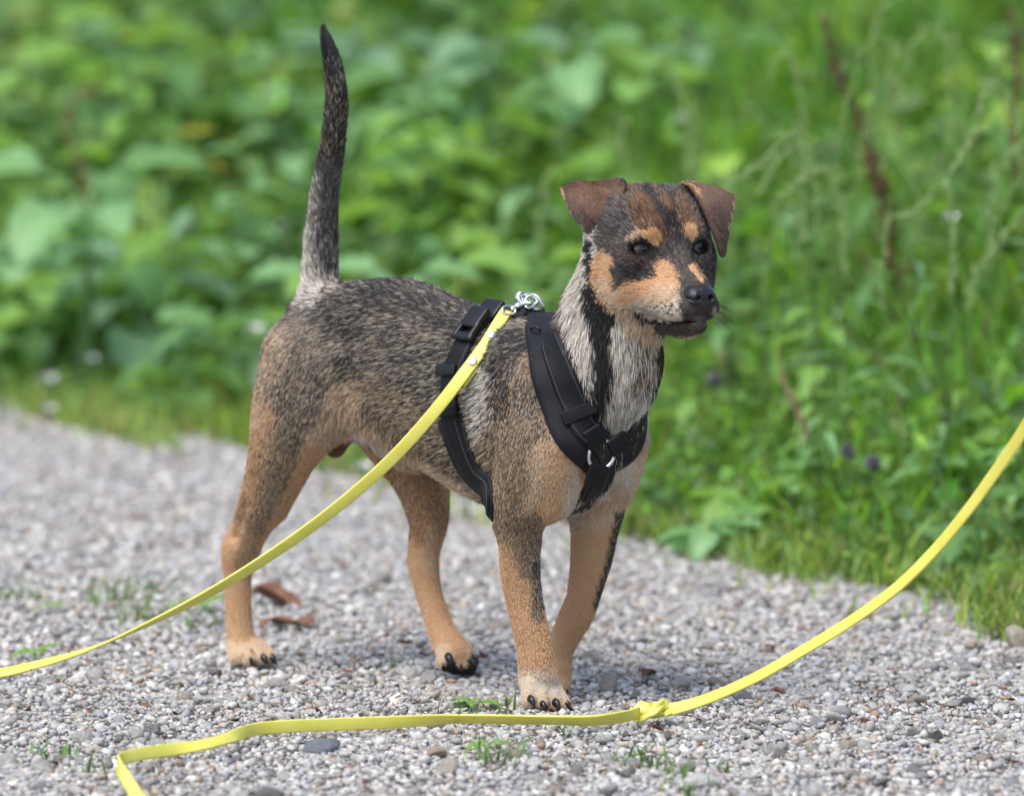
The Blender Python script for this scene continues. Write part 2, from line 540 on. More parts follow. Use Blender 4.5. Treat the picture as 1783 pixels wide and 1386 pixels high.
D.add(torso_fn, np.r_[_pc.min(0)[:2] - .01, _zb.min() - .005], np.r_[_pc.max(0)[:2] + .01, _zt.max() + .005],
      k=0.02, group='torso', flow=-DH * 0.9 + np.array([0, 0, -0.35]))
# rump and withers fullness
D.chain(px_chain([(575, 578, 0.0, 64), (700, 588, 0.0, 82)]), k=.03, group='torso', flow=-DH + np.array([0, 0, -.3]))
# --- neck
D.chain(px_chain([(985, 680, 0.0, 108), (1040, 640, 0.0, 103), (1066, 560, 0.0, 93), (1098, 480, 0.0, 86)]), k=.035, group='neck', flow=(0.05, 0.25, -1))
# --- tail
D.chain(px_chain([(553, 520, 0, 34), (557, 487, 0, 31), (560, 410, 0, 27), (566, 332, 0, 23), (579, 254, 0, 20.5), (586, 176, 0, 18.5),
                  (580, 117, 0, 15), (570, 78, 0, 10.5), (562, 52, 0, 4.5)]), k=.014, group='tail')
# --- right hind leg (near side)
RHk = dict(k=.02, group='rh')
D.chain(px_chain([(530, 624, .034, 76), (508, 705, .046, 68), (490, 782, .052, 56), (466, 850, .050, 42), (440, 915, .046, 33), (418, 962, .044, 27)]), **RHk)
D.chain(px_chain([(566, 646, .036, 80), (535, 730, .046, 62), (500, 800, .052, 38), (466, 880, .050, 30)]), **RHk)
D.chain(px_chain([(545, 700, .045, 50), (545, 748, .046, 24)]), k=.02, group='rh')
D.chain(px_chain([(440, 890, .046, 16), (402, 945, .044, 11)]), k=.012, group='rh')
D.chain(px_chain([(420, 958, .044, 27), (414, 985, .044, 26), (414, 1030, .044, 23), (416, 1080, .044, 23), (420, 1115, .044, 25), (424, 1132, .044, 27)]), k=.012, group='rh')
# --- left hind leg (far side)
D.chain(px_chain([(640, 640, -.03, 78), (690, 750, -.042, 66), (730, 828, -.05, 50), (746, 900, -.05, 36), (741, 955, -.05, 26), (739, 990, -.05, 26),
                  (746, 1030, -.05, 23), (757, 1065, -.05, 23), (768, 1095, -.05, 24), (781, 1120, -.05, 28), (792, 1137, -.05, 30)]), k=.016, group='lh')
D.chain(px_chain([(724, 930, -.05, 9), (719, 982, -.05, 8)]), k=.012, group='lh')
# hollows between shin bone and heel tendon
D.cone(N(428, 876, .070), N(411, 936, .060), .0035, .0025, k=.010, sub=True, group='rh')
D.cone(N(742, 905, -.020), N(727, 972, -.028), .0035, .0025, k=.009, sub=True, group='lh')
# --- right fore leg (near side)
D.chain(px_chain([(940, 690, .045, 70), (935, 790, .052, 66), (915, 860, .050, 52), (906, 905, .046, 42), (905, 950, .043, 37), (906, 1000, .041, 35),
                  (914, 1050, .04, 32), (924, 1095, .04, 31), (932, 1140, .04, 32), (938, 1180, .04, 33)]), k=.022, group='rf')
D.chain(px_chain([(885, 870, .05, 24), (880, 905, .048, 14)]), k=.02, group='rf')
D.chain(px_chain([(985, 770, .045, 45), (960, 860, .045, 36)]), k=.03, group='rf')
# --- left fore leg (far side)
D.chain(px_chain([(1062, 730, -.045, 62), (1066, 800, -.052, 58), (1046, 870, -.052, 48), (1036, 920, -.05, 42), (1030, 970, -.05, 37), (1022, 1010, -.05, 32),
                  (1014, 1045, -.05, 29), (1004, 1070, -.05, 30), (988, 1102, -.047, 26), (979, 1135, -.044, 20), (977, 1165, -.042, 15)]), k=.022, group='lf')
# --- paws: toes as short drops
def toes(lst, k=.0016, group='rf', flow=None):
    for a, b in lst:
        D.chain(px_chain([a, b]), k=k, group=group)
toes([((926, 1190, .052, 19), (921, 1220, .060, 14.5)), ((938, 1192, .046, 19), (943, 1224, .052, 15)),
      ((951, 1193, .036, 19), (965, 1228, .040, 15)), ((959, 1192, .028, 16), (983, 1228, .027, 12.5))], group='rf_paw')
D.chain(px_chain([(937, 1188, .038, 28), (944, 1200, .036, 16)]), k=.01, group='rf_paw')
toes([((410, 1128, .052, 18), (412, 1145, .058, 14)), ((424, 1132, .050, 17), (431, 1148, .056, 13.5)),
      ((438, 1126, .040, 18), (452, 1145, .046, 13.5)), ((447, 1124, .032, 16), (470, 1144, .034, 13))], group='rh_paw')
toes([((780, 1136, -.042, 22), (778, 1151, -.036, 19)), ((792, 1140, -.048, 22), (794, 1156, -.046, 19)),
      ((804, 1138, -.054, 22), (812, 1157, -.056, 20)), ((806, 1134, -.060, 18), (818, 1150, -.064, 16))], group='lh_paw')
D.chain(px_chain([(977, 1165, -.042, 15), (977, 1180, -.04, 15), (982, 1196, -.036, 13)]), k=.01, group='lf_paw')
# --- scrotum (the male dog's) under the flank
D.chain(px_chain([(596, 752, .004, 22), (583, 777, .006, 20)]), k=.01, group='groin')
D.chain(px_chain([(640, 748, .0, 14), (700, 792, .0, 17), (726, 806, .0, 12)]), k=.012, group='sheath')
# --- head
HX = np.stack([HF, HL, HU])
hk = dict(group='head', flow=-HF * 0.8 + np.array([0, 0, -.4]))
D.ell(H(-.050, 0, .004), HX, (.056, .0535, .0540), k=.02, **hk)                   # skull
for s in (-1, 1):
    D.ell(H(-.046, s * .032, .022), HX, (.034, .0235, .0300), k=.02, **hk)        # temple
    D.ell(H(-.034, s * .040, -.030), HX, (.034, .0195, .030), k=.018, **hk)       # cheek
    D.ell(H(-.020, s * .040, -.008), HX, (.022, .0130, .016), k=.016, **hk)       # cheekbone
    D.ell(H(-.0085, s * .0265, .0140), HX, (.013, .0150, .0098), k=.010, **hk)     # brow
    D.ell(H(.0305, s * .0155, -.0535), HX, (.0265, .0138, .0145), k=.009, **hk)     # lip pad
    D.ell(H(.000, s * .023, -.041), HX, (.030, .0140, .017), k=.014, **hk)        # cheek of the muzzle
D.chain([(H(-.02, 0, -.022), .030), (H(.008, 0, -.031), .0225), (H(.030, 0, -.0405), .0180), (H(.047, 0, -.0465), .0155)], k=.014, **hk)
D.chain([(H(-.014, 0, -.002), .019), (H(.008, 0, -.0150), .0135), (H(.028, 0, -.0260), .0115), (H(.050, 0, -.0355), .0095)], k=.010, **hk)
D.chain([(H(-.045, 0, -.058), .026), (H(-.010, 0, -.0635), .019), (H(.015, 0, -.0680), .0165), (H(.031, 0, -.0700), .0147), (H(.0505, 0, -.0685), .0098)], k=.005, **hk)
D.cone(H(.004, 0, .022), H(-.012, 0, .058), .0010, .0010, k=.012, sub=True, group='head')    # furrow between the brows
# mouth: a thin slit that follows the lips, four millimetres deep
MF = np.array([-.010, -.004, .004, .020, .037, .047, .058, .07]); MU = np.array([-.0540, -.0560, -.0595, -.0645, -.0670, -.0665, -.0655, -.065])
def mouth_fn(X, Y, Z, F):
    f = (X - HO[0]) * HF[0] + (Y - HO[1]) * HF[1]
    u = Z - HO[2]
    half = np.clip((f + .010) / .012, 0, 1) * np.interp(f, [.0, .03, .05], [.0014, .0009, .0005])
    slab = half - np.abs(u - np.interp(f, MF, MU))
    return np.maximum(F, np.where(half > 0, np.minimum(slab, F + .0045), -1))
D.add(mouth_fn, H(.062, 0, -.06) - .06, H(.0, 0, -.06) + .06, k=.0, group='mouth', sub='field')
# eye sockets
EYE = []
for s in (-1, 1):
    ed = unit(HF * math.cos(math.radians(24)) + HL * s * math.sin(math.radians(24)) + HU * 0.03)
    ec = H(-.0093, s * .0300, -.0005)
    EYE.append((ec, ed))
    side = unit(np.cross(HU, ed)); up = np.cross(ed, side)
    D.ell(ec + ed * .0065, np.stack([ed, side, up]), (.0125, .0100, .0066), k=.004, sub=True, group='eye')

# nose leather, a small field of its own
nose_sdf = SDF()
nk = dict(group='nose')
nose_sdf.ell(H(.0535, 0, -.0420), HX, (.0130, .0140, .0100), k=.004, **nk)
nose_sdf.ell(H(.0510, 0, -.0375), HX, (.0130, .0125, .0080), k=.006, **nk)
nose_sdf.ell(H(.0510, 0, -.0500), HX, (.0085, .0058, .0075), k=.006, **nk)
for s in (-1, 1):
    nose_sdf.ell(H(.0560, s * .0085, -.0415), HX, (.0110, .0066, .0078), k=.004, **nk)
    nose_sdf.cone(H(.0690, s * .0070, -.0425), H(.0615, s * .0064, -.0418), .0029, .0020, k=.002, sub=True, **nk)
    nose_sdf.cone(H(.0660, s * .0090, -.0445), H(.0580, s * .0155, -.0430), .0016, .0012, k=.002, sub=True, **nk)
nose_sdf.cone(H(.0690, 0, -.040), H(.0640, 0, -.058), .0008, .0008, k=.0035, sub=True, **nk)

# ears: sheets of flesh with a fold, rows run from the root over the fold to the tip
EAR_R = [[(1034, 395, .000), (1054, 374, -.010), (1074, 352, -.018), (1092, 336, -.026)],
         [(1000, 354, .006), (1024, 338, -.006), (1052, 325, -.016), (1090, 316, -.030)],
         [(979, 327, -.004), (1010, 317, -.020), (1043, 317, -.027), (1079, 311, -.037)],
         [(977, 335, -.012), (1006, 327, -.027), (1044, 329, -.029), (1091, 321, -.045)],
         [(990, 362, -.015), (1012, 358, -.036), (1046, 354, -.046), (1079, 348, -.048)],
         [(1009, 388, -.022), (1020, 386, -.040), (1038, 380, -.048), (1055, 375, -.050)],
         [(1022, 404, -.030), (1025, 407, -.038), (1029, 405, -.042), (1033, 401, -.044)]]
EAR_L = [[(1196, 344, -.020), (1212, 360, -.016), (1226, 380, -.010), (1236, 402, -.006)],
         [(1188, 326, -.016), (1214, 334, -.006), (1240, 344, .004), (1262, 362, .010)],
         [(1183, 317, -.018), (1214, 321, -.014), (1250, 330, -.004), (1280, 341, .004)],
         [(1198, 322, -.026), (1222, 331, -.028), (1252, 341, -.020), (1279, 353, -.006)],
         [(1218, 352, -.034), (1236, 361, -.038), (1254, 368, -.030), (1274, 377, -.014)],
         [(1236, 394, -.038), (1246, 400, -.040), (1256, 404, -.034), (1268, 403, -.020)],
         [(1248, 424, -.036), (1253, 430, -.037), (1257, 431, -.034), (1263, 424, -.024)],
         [(1255, 443, -.032), (1257, 447, -.033), (1259, 447, -.031), (1262, 443, -.028)]]
def ear_sheet(rows, nu=34, nv=18, thick=.0042):
    P = np.array([[at_y(*q) for q in r] for r in rows])
    A = np.stack([catmull(P[:, j], nu) for j in range(P.shape[1])], 1)
    G = np.stack([catmull(A[i], nv) for i in range(nu)], 0)
    for _ in range(2):
        G[1:-1] = G[1:-1] * .5 + (G[:-2] + G[2:]) * .25
    du, dv = np.gradient(G, axis=0), np.gradient(G, axis=1)
    n = unit(np.cross(du, dv))
    t = np.full((nu, nv, 1), thick / 2)
    t[-1] *= .4; t[:, 0] *= .35; t[:, -1] *= .35
    Vv = np.concatenate([(G + n * t).reshape(-1, 3), (G - n * t).reshape(-1, 3)])
    I = np.arange(nu * nv).reshape(nu, nv)
    q = np.stack([I[:-1, :-1], I[1:, :-1], I[1:, 1:], I[:-1, 1:]], -1).reshape(-1, 4)
    off = nu * nv
    f = [q, q[:, ::-1] + off]
    ring = np.r_[I[0, :], I[1:, -1], I[-1, -2::-1], I[-2:0:-1, 0]]
    nx_ = np.roll(ring, -1)
    f.append(np.stack([ring, nx_, nx_ + off, ring + off], 1))
    return Vv, np.vstack(f)
# ------------------------------------------------------------------ dog: mesh, coat, parts
def axis(lo, hi, f0, f1, coarse, fine):
    return np.concatenate([np.arange(lo, f0, coarse), np.arange(f0, f1, fine), np.arange(f1, hi, coarse)])
_lo = np.min([p[1] for p in D.prims], 0) - .012
_hi = np.max([p[2] for p in D.prims], 0) + .012
_h0, _h1 = HO - np.array([.075, .075, .09]), HO + np.array([.075, .075, .07])
AX = [axis(_lo[c], _hi[c], _h0[c], _h1[c], .003, .0015) for c in range(3)]
DV, DQ = surface_nets(D.grid(*AX), *AX)

def prim_fields(P):
    """Nearest primitive's group and the blended hair direction at points P."""
    best = np.full(len(P), 1.0); grp = np.zeros(len(P), int)
    names = []
    ds = []
    for fn, lo, hi, k, g, fl, sub in D.prims:
        if sub: continue
        m = ((P > lo - .03) & (P < hi + .03)).all(1)
        if not m.any(): continue
        d = np.full(len(P), 1.0)
        q = P[m]; d[m] = fn(q[:, 0], q[:, 1], q[:, 2])
        ds.append((d, fl))
        if g not in names: names.append(g)
        upd = d < best
        best = np.where(upd, d, best); grp[upd] = names.index(g)
    flow = np.zeros((len(P), 3))
    for d, fl in ds:
        flow += np.exp(-np.clip(d - best, 0, .2) / .012)[:, None] * fl
    return np.array(names)[grp], unit(flow)

CLS = {  # coat classes: (linear colour, share of the hairs)
    'K': [((.010, .0095, .010), .85), ((.05, .046, .044), .15)],
    'G': [((.020, .018, .0175), .46), ((.098, .083, .069), .24), ((.41, .355, .285), .30)],
    'A': [((.055, .041, .031), .28), ((.21, .148, .092), .32), ((.46, .35, .235), .40)],
    'T': [((.57, .34, .18), .70), ((.51, .30, .155), .15), ((.61, .395, .235), .15)],
    'P': [((.60, .43, .28), .62), ((.66, .53, .39), .26), ((.46, .30, .17), .12)],
    'W': [((.68, .63, .555), .72), ((.48, .41, .34), .17), ((.10, .09, .08), .11)],
    'L': [((.64, .56, .475), .66), ((.58, .46, .34), .31), ((.14, .11, .09), .03)],
    'B': [((.128, .070, .046), .75), ((.18, .108, .074), .25)],
    'O': [((.60, .34, .165), .75), ((.64, .42, .24), .25)],
    'D': [((.027, .0215, .019), .62), ((.085, .066, .055), .31), ((.22, .18, .15), .07)],
    'R': [((.19, .09, .035), .50), ((.06, .035, .020), .35), ((.33, .20, .11), .15)],
    'S': [((.065, .058, .056), .50), ((.22, .20, .185), .30), ((.022, .021, .022), .20)],
}
CK = list(CLS)
MEANC = np.array([sum(np.array(c) * w for c, w in CLS[k]) for k in CK])
BASE = {'torso': 'G', 'neck': 'G', 'tail': 'K', 'rh': 'A', 'lh': 'T', 'rf': 'T', 'lf': 'T', 'rf_paw': 'P', 'rh_paw': 'P', 'lh_paw': 'P',
        'lf_paw': 'T', 'groin': 'R', 'sheath': 'S', 'head': 'D', 'ear': 'B', 'nose': 'K'}
BODYG = ('torso', 'neck', 'rh', 'rf', 'lf', 'sheath')
PAINT = [  # class, photo path, radius px, softness px, strength, groups
    # back, flank, thigh
    ('K', [(590, 497), (700, 497), (790, 522), (870, 552)], 34, 44, .62, BODYG),
    ('A', [(480, 690), (470, 780), (450, 880)], 50, 50, .9, ('rh', 'torso')),
    ('G', [(560, 560), (500, 640), (540, 690)], 60, 60, .7, ('rh', 'torso')),
    ('A', [(640, 700), (720, 760), (820, 830)], 34, 40, .8, ('torso', 'rh')),
    ('T', [(446, 730), (436, 770), (428, 820), (418, 870), (400, 925)], 8, 48, .62, ('rh', 'torso', 'tail')),
    ('P', [(486, 590), (452, 660), (440, 730)], 2, 40, .45, ('rh', 'torso')),
    ('P', [(600, 700), (590, 745), (560, 780)], 20, 26, .8, ('rh', 'torso')),
    ('P', [(640, 752), (690, 790), (760, 835), (850, 888)], 9, 16, .85, ('torso', 'sheath')),
    ('W', [(620, 758), (670, 790)], 9, 12, .7, ('torso', 'sheath')),
    ('T', [(548, 782), (526, 835), (500, 890), (470, 950)], 12, 14, .9, ('rh',)),
    ('T', [(400, 930), (398, 975)], 16, 14, .9, ('rh',)),
    ('T', [(430, 1000), (416, 1060), (424, 1120)], 60, 20, .95, ('rh',)),
    ('A', [(432, 940), (425, 985)], 12, 14, .5, ('rh',)),
    ('P', [(458, 1130), (470, 1142)], 14, 10, .9, ('rh', 'rh_paw')),
    ('R', [(700, 790), (720, 850), (735, 900)], 34, 20, .55, ('lh',)),
    ('P', [(752, 920), (745, 985)], 8, 8, .45, ('lh',)),
    ('K', [(778, 1166), (800, 1176), (822, 1170)], 10, 6, 1, ('lh_paw',)),
    ('K', [(826, 1150), (826, 1164)], 9, 5, 1, ('lh_paw',)),
    ('K', [(783, 1158), (779, 1166)], 8, 5, 1, ('lh_paw',)),
    # shoulder, fore legs, chest
    ('G', [(900, 620), (900, 720)], 60, 40, .8, ('rf', 'torso')),
    ('K', [(905, 590), (872, 640), (868, 720), (880, 790)], 12, 16, .6, ('torso', 'rf', 'neck')),
    ('W', [(838, 655), (832, 700), (846, 760)], 12, 16, .75, ('torso', 'rf')),
    ('A', [(890, 780), (890, 850), (905, 920)], 42, 30, .9, ('rf', 'torso')),
    ('P', [(968, 800), (964, 850), (952, 885)], 30, 26, .95, ('rf', 'torso', 'neck', 'lf')),
    ('T', [(972, 800), (968, 845), (955, 880)], 14, 24, .6, ('rf', 'torso', 'neck', 'lf')),
    ('L', [(1004, 838), (990, 882)], 6, 8, .95, ('rf', 'torso', 'lf')),
    ('A', [(925, 920), (930, 980)], 22, 18, .85, ('rf',)),
    ('G', [(938, 985), (940, 1030), (934, 1072)], 9, 7, .95, ('rf',)),
    ('T', [(872, 960), (884, 1020), (900, 1080)], 12, 14, .8, ('rf',)),
    ('O', [(915, 1080), (935, 1130), (938, 1170)], 34, 20, .25, ('rf',)),
    ('L', [(915, 1185), (940, 1182), (965, 1186)], 8, 22, .6, ('rf', 'rf_paw')),
    ('R', [(932, 1204), (932, 1238)], .6, 2.2, .75, ('rf_paw',)),  # these rf_paw R lines: shade in the toe clefts painted into the coat
    ('R', [(953, 1206), (955, 1241)], .6, 2.2, .75, ('rf_paw',)),
    ('R', [(972, 1206), (976, 1242)], .6, 2.2, .75, ('rf_paw',)),
    ('K', [(438, 1130), (444, 1146), (443, 1158)], 1.0, 2.4, .8, ('rh_paw', 'rh')),  # hind toes, this row and the next: cleft shade painted as dark hair
    ('R', [(421, 1140), (421, 1158)], .6, 2.2, .7, ('rh_paw',)),
    ('L', [(935, 1196), (958, 1190), (976, 1202)], 9, 8, .75, ('rf', 'rf_paw')),
    ('K', [(922, 1238), (946, 1240), (985, 1244)], 6, 4, 1, ('rf_paw',)),
    ('L', [(1082, 822), (1076, 865), (1040, 890), (985, 905)], 24, 16, .97, ('lf', 'torso', 'neck')),
    ('P', [(1128, 800), (1118, 850), (1100, 880)], 12, 14, .9, ('lf', 'torso', 'neck')),
    ('T', [(1062, 880), (1040, 930)], 30, 20, .6, ('lf',)),
    ('K', [(1082, 900), (1066, 980), (1050, 1035), (1044, 1055)], 6, 11, .85, ('lf',)),
    ('T', [(1005, 1075), (985, 1120)], 30, 12, .8, ('lf',)),
    # neck
    ('K', [(940, 545), (966, 507), (984, 476), (998, 446)], 9, 13, .85, ('neck', 'torso', 'head')),
    ('R', [(962, 535), (985, 500)], 9, 10, .5, ('neck', 'torso')),
    ('W', [(1022, 418), (1015, 450), (1012, 490), (1006, 560), (1008, 620), (1022, 690)], 17, 14, .95, ('neck', 'torso', 'head', 'rf')),
    ('G', [(965, 565), (975, 620), (990, 670)], 14, 18, .7, ('neck', 'torso', 'rf')),
    ('K', [(1024, 425), (1027, 480), (1036, 520)], 4, 5, .95, ('neck', 'torso', 'head')),
    ('K', [(1034, 512), (1050, 556), (1056, 600), (1054, 660), (1046, 715)], 15, 12, 1, ('neck', 'torso', 'rf')),
    ('W', [(1102, 585), (1108, 640), (1096, 700), (1085, 745)], 32, 16, .92, ('neck', 'torso', 'lf')),
    ('R', [(1124, 598), (1116, 655)], 9, 16, .5, ('neck',)),
    ('K', [(1160, 590), (1158, 640), (1150, 700)], 12, 10, .95, ('neck', 'torso', 'lf')),
    # tail
    ('G', [(572, 310), (583, 150)], 26, 30, .40, ('tail',)),
    ('W', [(540, 506), (542, 470), (546, 440)], 16, 24, .8, ('tail', 'torso')),
    ('W', [(532, 450), (540, 390), (550, 320)], 6, 14, .8, ('tail', 'torso')),
    ('W', [(585, 500), (586, 450)], 5, 8, .45, ('tail', 'torso')),
    ('S', [(572, 440), (570, 380), (574, 310)], 16, 30, .8, ('tail',)),
    # head
    ('R', [(1108, 345), (1128, 372), (1142, 396)], 22, 18, .85, ('head',)),
    ('R', [(1186, 362), (1196, 388)], 14, 14, .85, ('head',)),
    ('S', [(1078, 350), (1082, 385), (1072, 410)], 13, 14, .7, ('head',)),
    ('S', [(1208, 345), (1222, 375)], 9, 10, .6, ('head',)),
    ('S', [(1110, 325), (1190, 325)], 7, 8, .5, ('head',)),
    ('K', [(1128, 332), (1148, 352), (1162, 380), (1166, 405)], 5, 6, .9, ('head',)),
    ('K', [(1172, 345), (1174, 385), (1180, 410)], 4, 5, .8, ('head',)),
    ('R', [(1150, 335), (1166, 368)], 5, 6, .5, ('head',)),
    ('D', [(1060, 420), (1085, 440), (1075, 470)], 20, 12, .9, ('head', 'neck')),
    ('D', [(1085, 455), (1110, 470), (1135, 470)], 20, 10, 1, ('head',)),
    ('K', [(1085, 470), (1110, 480), (1128, 478)], 11, 14, .35, ('head',)),
    ('T', [(1050, 458), (1046, 480), (1054, 506), (1068, 526)], 14, 8, 1, ('head', 'neck')),
    ('P', [(1048, 498), (1072, 530), (1102, 552), (1126, 572)], 9, 9, .85, ('head', 'neck')),
    ('P', [(1085, 520), (1110, 526), (1130, 540)], 14, 12, .9, ('head',)),
    ('O', [(1162, 468), (1168, 485), (1150, 500), (1118, 510), (1098, 512)], 14, 9, .95, ('head',)),
    ('P', [(1165, 515), (1140, 522)], 16, 10, .7, ('head',)),
    ('L', [(1110, 536), (1140, 548), (1172, 548), (1180, 538)], 11, 8, .9, ('head',)),
    ('K', [(1092, 548 - 100), (1108, 450)], 1, 2, .0, ('head',)),
    ('D', [(1168, 440), (1185, 455), (1198, 485)], 11, 8, .9, ('head',)),
    ('D', [(1232, 440), (1236, 470)], 14, 8, .9, ('head',)),
    ('O', [(1206, 466), (1216, 480), (1222, 488)], 3.5, 4, .9, ('head',)),
    ('D', [(1197, 507), (1194, 535), (1204, 552), (1226, 552)], 8, 7, 1, ('head',)),
    ('P', [(1100, 560), (1122, 574), (1142, 584)], 10, 7, 1, ('head', 'neck')),
    ('K', [(1107, 546), (1118, 554), (1136, 561)], 1.6, 2.2, 1, ('head', 'neck')),
    ('K', [(1110, 549), (1130, 559), (1158, 565), (1200, 563)], 2.6, 2.2, 1, ('head', 'neck')),
    ('D', [(1154, 574), (1180, 579), (1224, 572)], 9, 5, .97, ('head', 'neck')),
    ('P', [(1150, 590), (1190, 593), (1218, 588)], 3, 4, .75, ('head', 'neck')),
    ('W', [(1244, 536), (1244, 550)], 1.5, 3, .35, ('head',)),
    ('P', [(1096, 417), (1112, 406)], 3, 6, .6, ('head',)),
    ('O', [(1128, 409), (1142, 412), (1140, 420)], 8, 4, 1, ('head',)),
    ('O', [(1198, 404), (1206, 404), (1202, 411)], 7.5, 4, 1, ('head',)),
    ('S', [(1220, 408), (1232, 418)], 4, 4, .7, ('head',)),
    ('K', [(1104, 436), (1119, 430), (1136, 440)], 10, 4, 1, ('head',)),
    ('K', [(1214, 436), (1222, 430), (1232, 438)], 9, 4, 1, ('head',)),
    ('R', [(1094, 446), (1108, 456), (1126, 458)], 2.0, 4, .35, ('head',)),
    # ears
    ('P', [(978, 326), (979, 345), (998, 378), (1016, 400)], 1.2, 3.0, .5, ('ear',)),
    ('P', [(1281, 342), (1279, 362), (1270, 400)], 1.2, 3.0, .5, ('ear',)),
    ('T', [(1184, 317), (1205, 321), (1222, 340)], 1.5, 4, .5, ('ear',)),
    ('D', [(1010, 385), (1028, 398)], 14, 16, .55, ('ear',)),
    ('K', [(1085, 318), (1095, 330)], 4, 6, .6, ('ear',)),
    ('R', [(1010, 335), (1040, 350)], 12, 14, .35, ('ear',)),
    ('D', [(1240, 380), (1255, 430)], 14, 14, .5, ('ear',)),
]
for _x, _y in [(1150, 528), (1158, 533), (1166, 538), (1151, 538), (1160, 543), (1170, 546), (1176, 538), (1168, 530), (1142, 534)]:
    PAINT.append(('K', [(_x, _y), (_x + 3, _y + 1)], 1.3, 1.2, .8, ('head',)))

def coat_weights(P, grp):
    px = to_px(P)
    # a little raggedness so that no border is a ruled line
    nz = np.sin(P @ np.array([[611., 233.], [197., 541.], [389., 317.]]) + np.array([0.3, 1.7]))
    nz2 = np.sin(P @ np.array([[1511., 933.], [1097., 1741.], [1389., 817.]]) + np.array([0.9, 0.2]))
    px = px + nz * 2.2 + nz2 * 1.2
    W = np.zeros((len(P), len(CK)))
    for g in np.unique(grp):
        W[grp == g, CK.index(BASE.get(g, 'G'))] = 1
    for cl, path, r, soft, st, groups in PAINT:
        if st == 0: continue
        if 'head' in groups and soft >= 6: soft = soft * 1.5; r = r - soft * .12
        m = np.isin(grp, groups)
        if not m.any(): continue
        q = px[m]; d = np.full(len(q), 1e9)
        for a, b in zip(path[:-1], path[1:]):
            a, b = np.array(a, float), np.array(b, float)
            ab = b - a
            t = np.clip(((q - a) @ ab) / (ab @ ab + 1e-9), 0, 1)
            d = np.minimum(d, np.linalg.norm(q - a - t[:, None] * ab, axis=1))
        w = np.clip(1 - (d - r) / soft, 0, 1); w = w * w * (3 - 2 * w) * st
        Wm = W[m] * (1 - w[:, None]); Wm[:, CK.index(cl)] += w
        W[m] = Wm
    # broad uneven patches through the agouti coat
    lf = np.sin(P @ np.array([41., 63., 37.]) + 1.2 * np.sin(P @ np.array([-57., 29., 71.]))) * np.sin(P @ np.array([23., -31., 87.]) + .8)
    gi, ki, ai = CK.index('G'), CK.index('K'), CK.index('A')
    mv = np.clip(lf, 0, 1) * .38 * W[:, gi]; W[:, gi] -= mv; W[:, ki] += mv
    mv = np.clip(-lf, 0, 1) * .30 * W[:, gi]; W[:, gi] -= mv; W[:, ai] += mv
    return W

dog_grp, dog_flow = prim_fields(DV)
dog = empty('dog', N(900, 1200, 0) * np.array([1, 1, 0]))
tag(dog, 'small black and tan dog standing on the gravel with its tail raised', 'dog')

skin_mat, _nt, _b = new_mat('dog_skin')
_at = _nt.nodes.new('ShaderNodeAttribute'); _at.attribute_name = 'coat'
_nt.links.new(_at.outputs['Color'], _b.inputs['Base Color'])
_b.inputs['Roughness'].default_value = .75
_b.inputs['Specular IOR Level'].default_value = .2
dme = np_mesh('dog_body', DV, DQ)
DW = coat_weights(DV, dog_grp)
set_color(dme, 'coat', DW @ MEANC * np.where(np.isin(dog_grp, ['torso', 'neck', 'sheath', 'rf']), .40, .7)[:, None])
body = link('body', dme, skin_mat, dog)
DBVH = BVHTree.FromPolygons([tuple(v) for v in DV], [tuple(q) for q in DQ])

ear_objs, ear_data = [], []
for rows in (EAR_R, EAR_L):
    ev, eq = ear_sheet(rows)
    em = np_mesh('ear', ev, eq)
    ew = coat_weights(ev, np.full(len(ev), 'ear'))
    set_color(em, 'coat', ew @ MEANC)
    ear_objs.append(link('ear', em, skin_mat, dog))
    ear_data.append((ev, eq))

# nose
nose_mat = simple_mat('nose_leather', (.012, .012, .014), rough=.27, spec=.5, bump=.35, scale=900)
_lo = np.min([p[1] for p in nose_sdf.prims], 0) - .006; _hi = np.max([p[2] for p in nose_sdf.prims], 0) + .006
_ax = [np.arange(_lo[c], _hi[c], .0007) for c in range(3)]
nv_, nq_ = surface_nets(nose_sdf.grid(*_ax), *_ax)
link('nose', np_mesh('nose', nv_, nq_), nose_mat, dog)

# eyes: ball with iris and pupil, lids as a dark rim
eye_mat, _nt, _b = new_mat('eye')
_tc = _nt.nodes.new('ShaderNodeTexCoord'); _sx = _nt.nodes.new('ShaderNodeSeparateXYZ')
_nt.links.new(_tc.outputs['Object'], _sx.inputs[0])
_cx = _nt.nodes.new('ShaderNodeCombineXYZ'); _nt.links.new(_sx.outputs[0], _cx.inputs[0]); _nt.links.new(_sx.outputs[1], _cx.inputs[1])
_ln = _nt.nodes.new('ShaderNodeVectorMath'); _ln.operation = 'LENGTH'; _nt.links.new(_cx.outputs[0], _ln.inputs[0])
_mr = _nt.nodes.new('ShaderNodeMapRange'); _mr.inputs[2].default_value = .0112; _nt.links.new(_ln.outputs['Value'], _mr.inputs[0])
_cr = _nt.nodes.new('ShaderNodeValToRGB'); _nt.links.new(_mr.outputs[0], _cr.inputs[0])
_e = _cr.color_ramp.elements
_e[0].position = 0; _e[0].color = (.002, .002, .002, 1)
_e[1].position = 1; _e[1].color = (.03, .02, .016, 1)
for ps, c in ((.34, (.003, .002, .002)), (.40, (.045, .021, .009)), (.60, (.060, .028, .012)), (.72, (.008, .005, .004)), (.80, (.02, .014, .012))):
    q = _e.new(ps); q.color = (*c, 1)
_nt.links.new(_cr.outputs[0], _b.inputs['Base Color'])
_b.inputs['Roughness'].default_value = .16; _b.inputs['Specular IOR Level'].default_value = .3; _b.inputs['Coat Weight'].default_value = .55; _b.inputs['Coat Roughness'].default_value = .02
lid_mat = simple_mat('eyelid_skin', (.010, .0085, .0085), rough=.6, spec=.25)
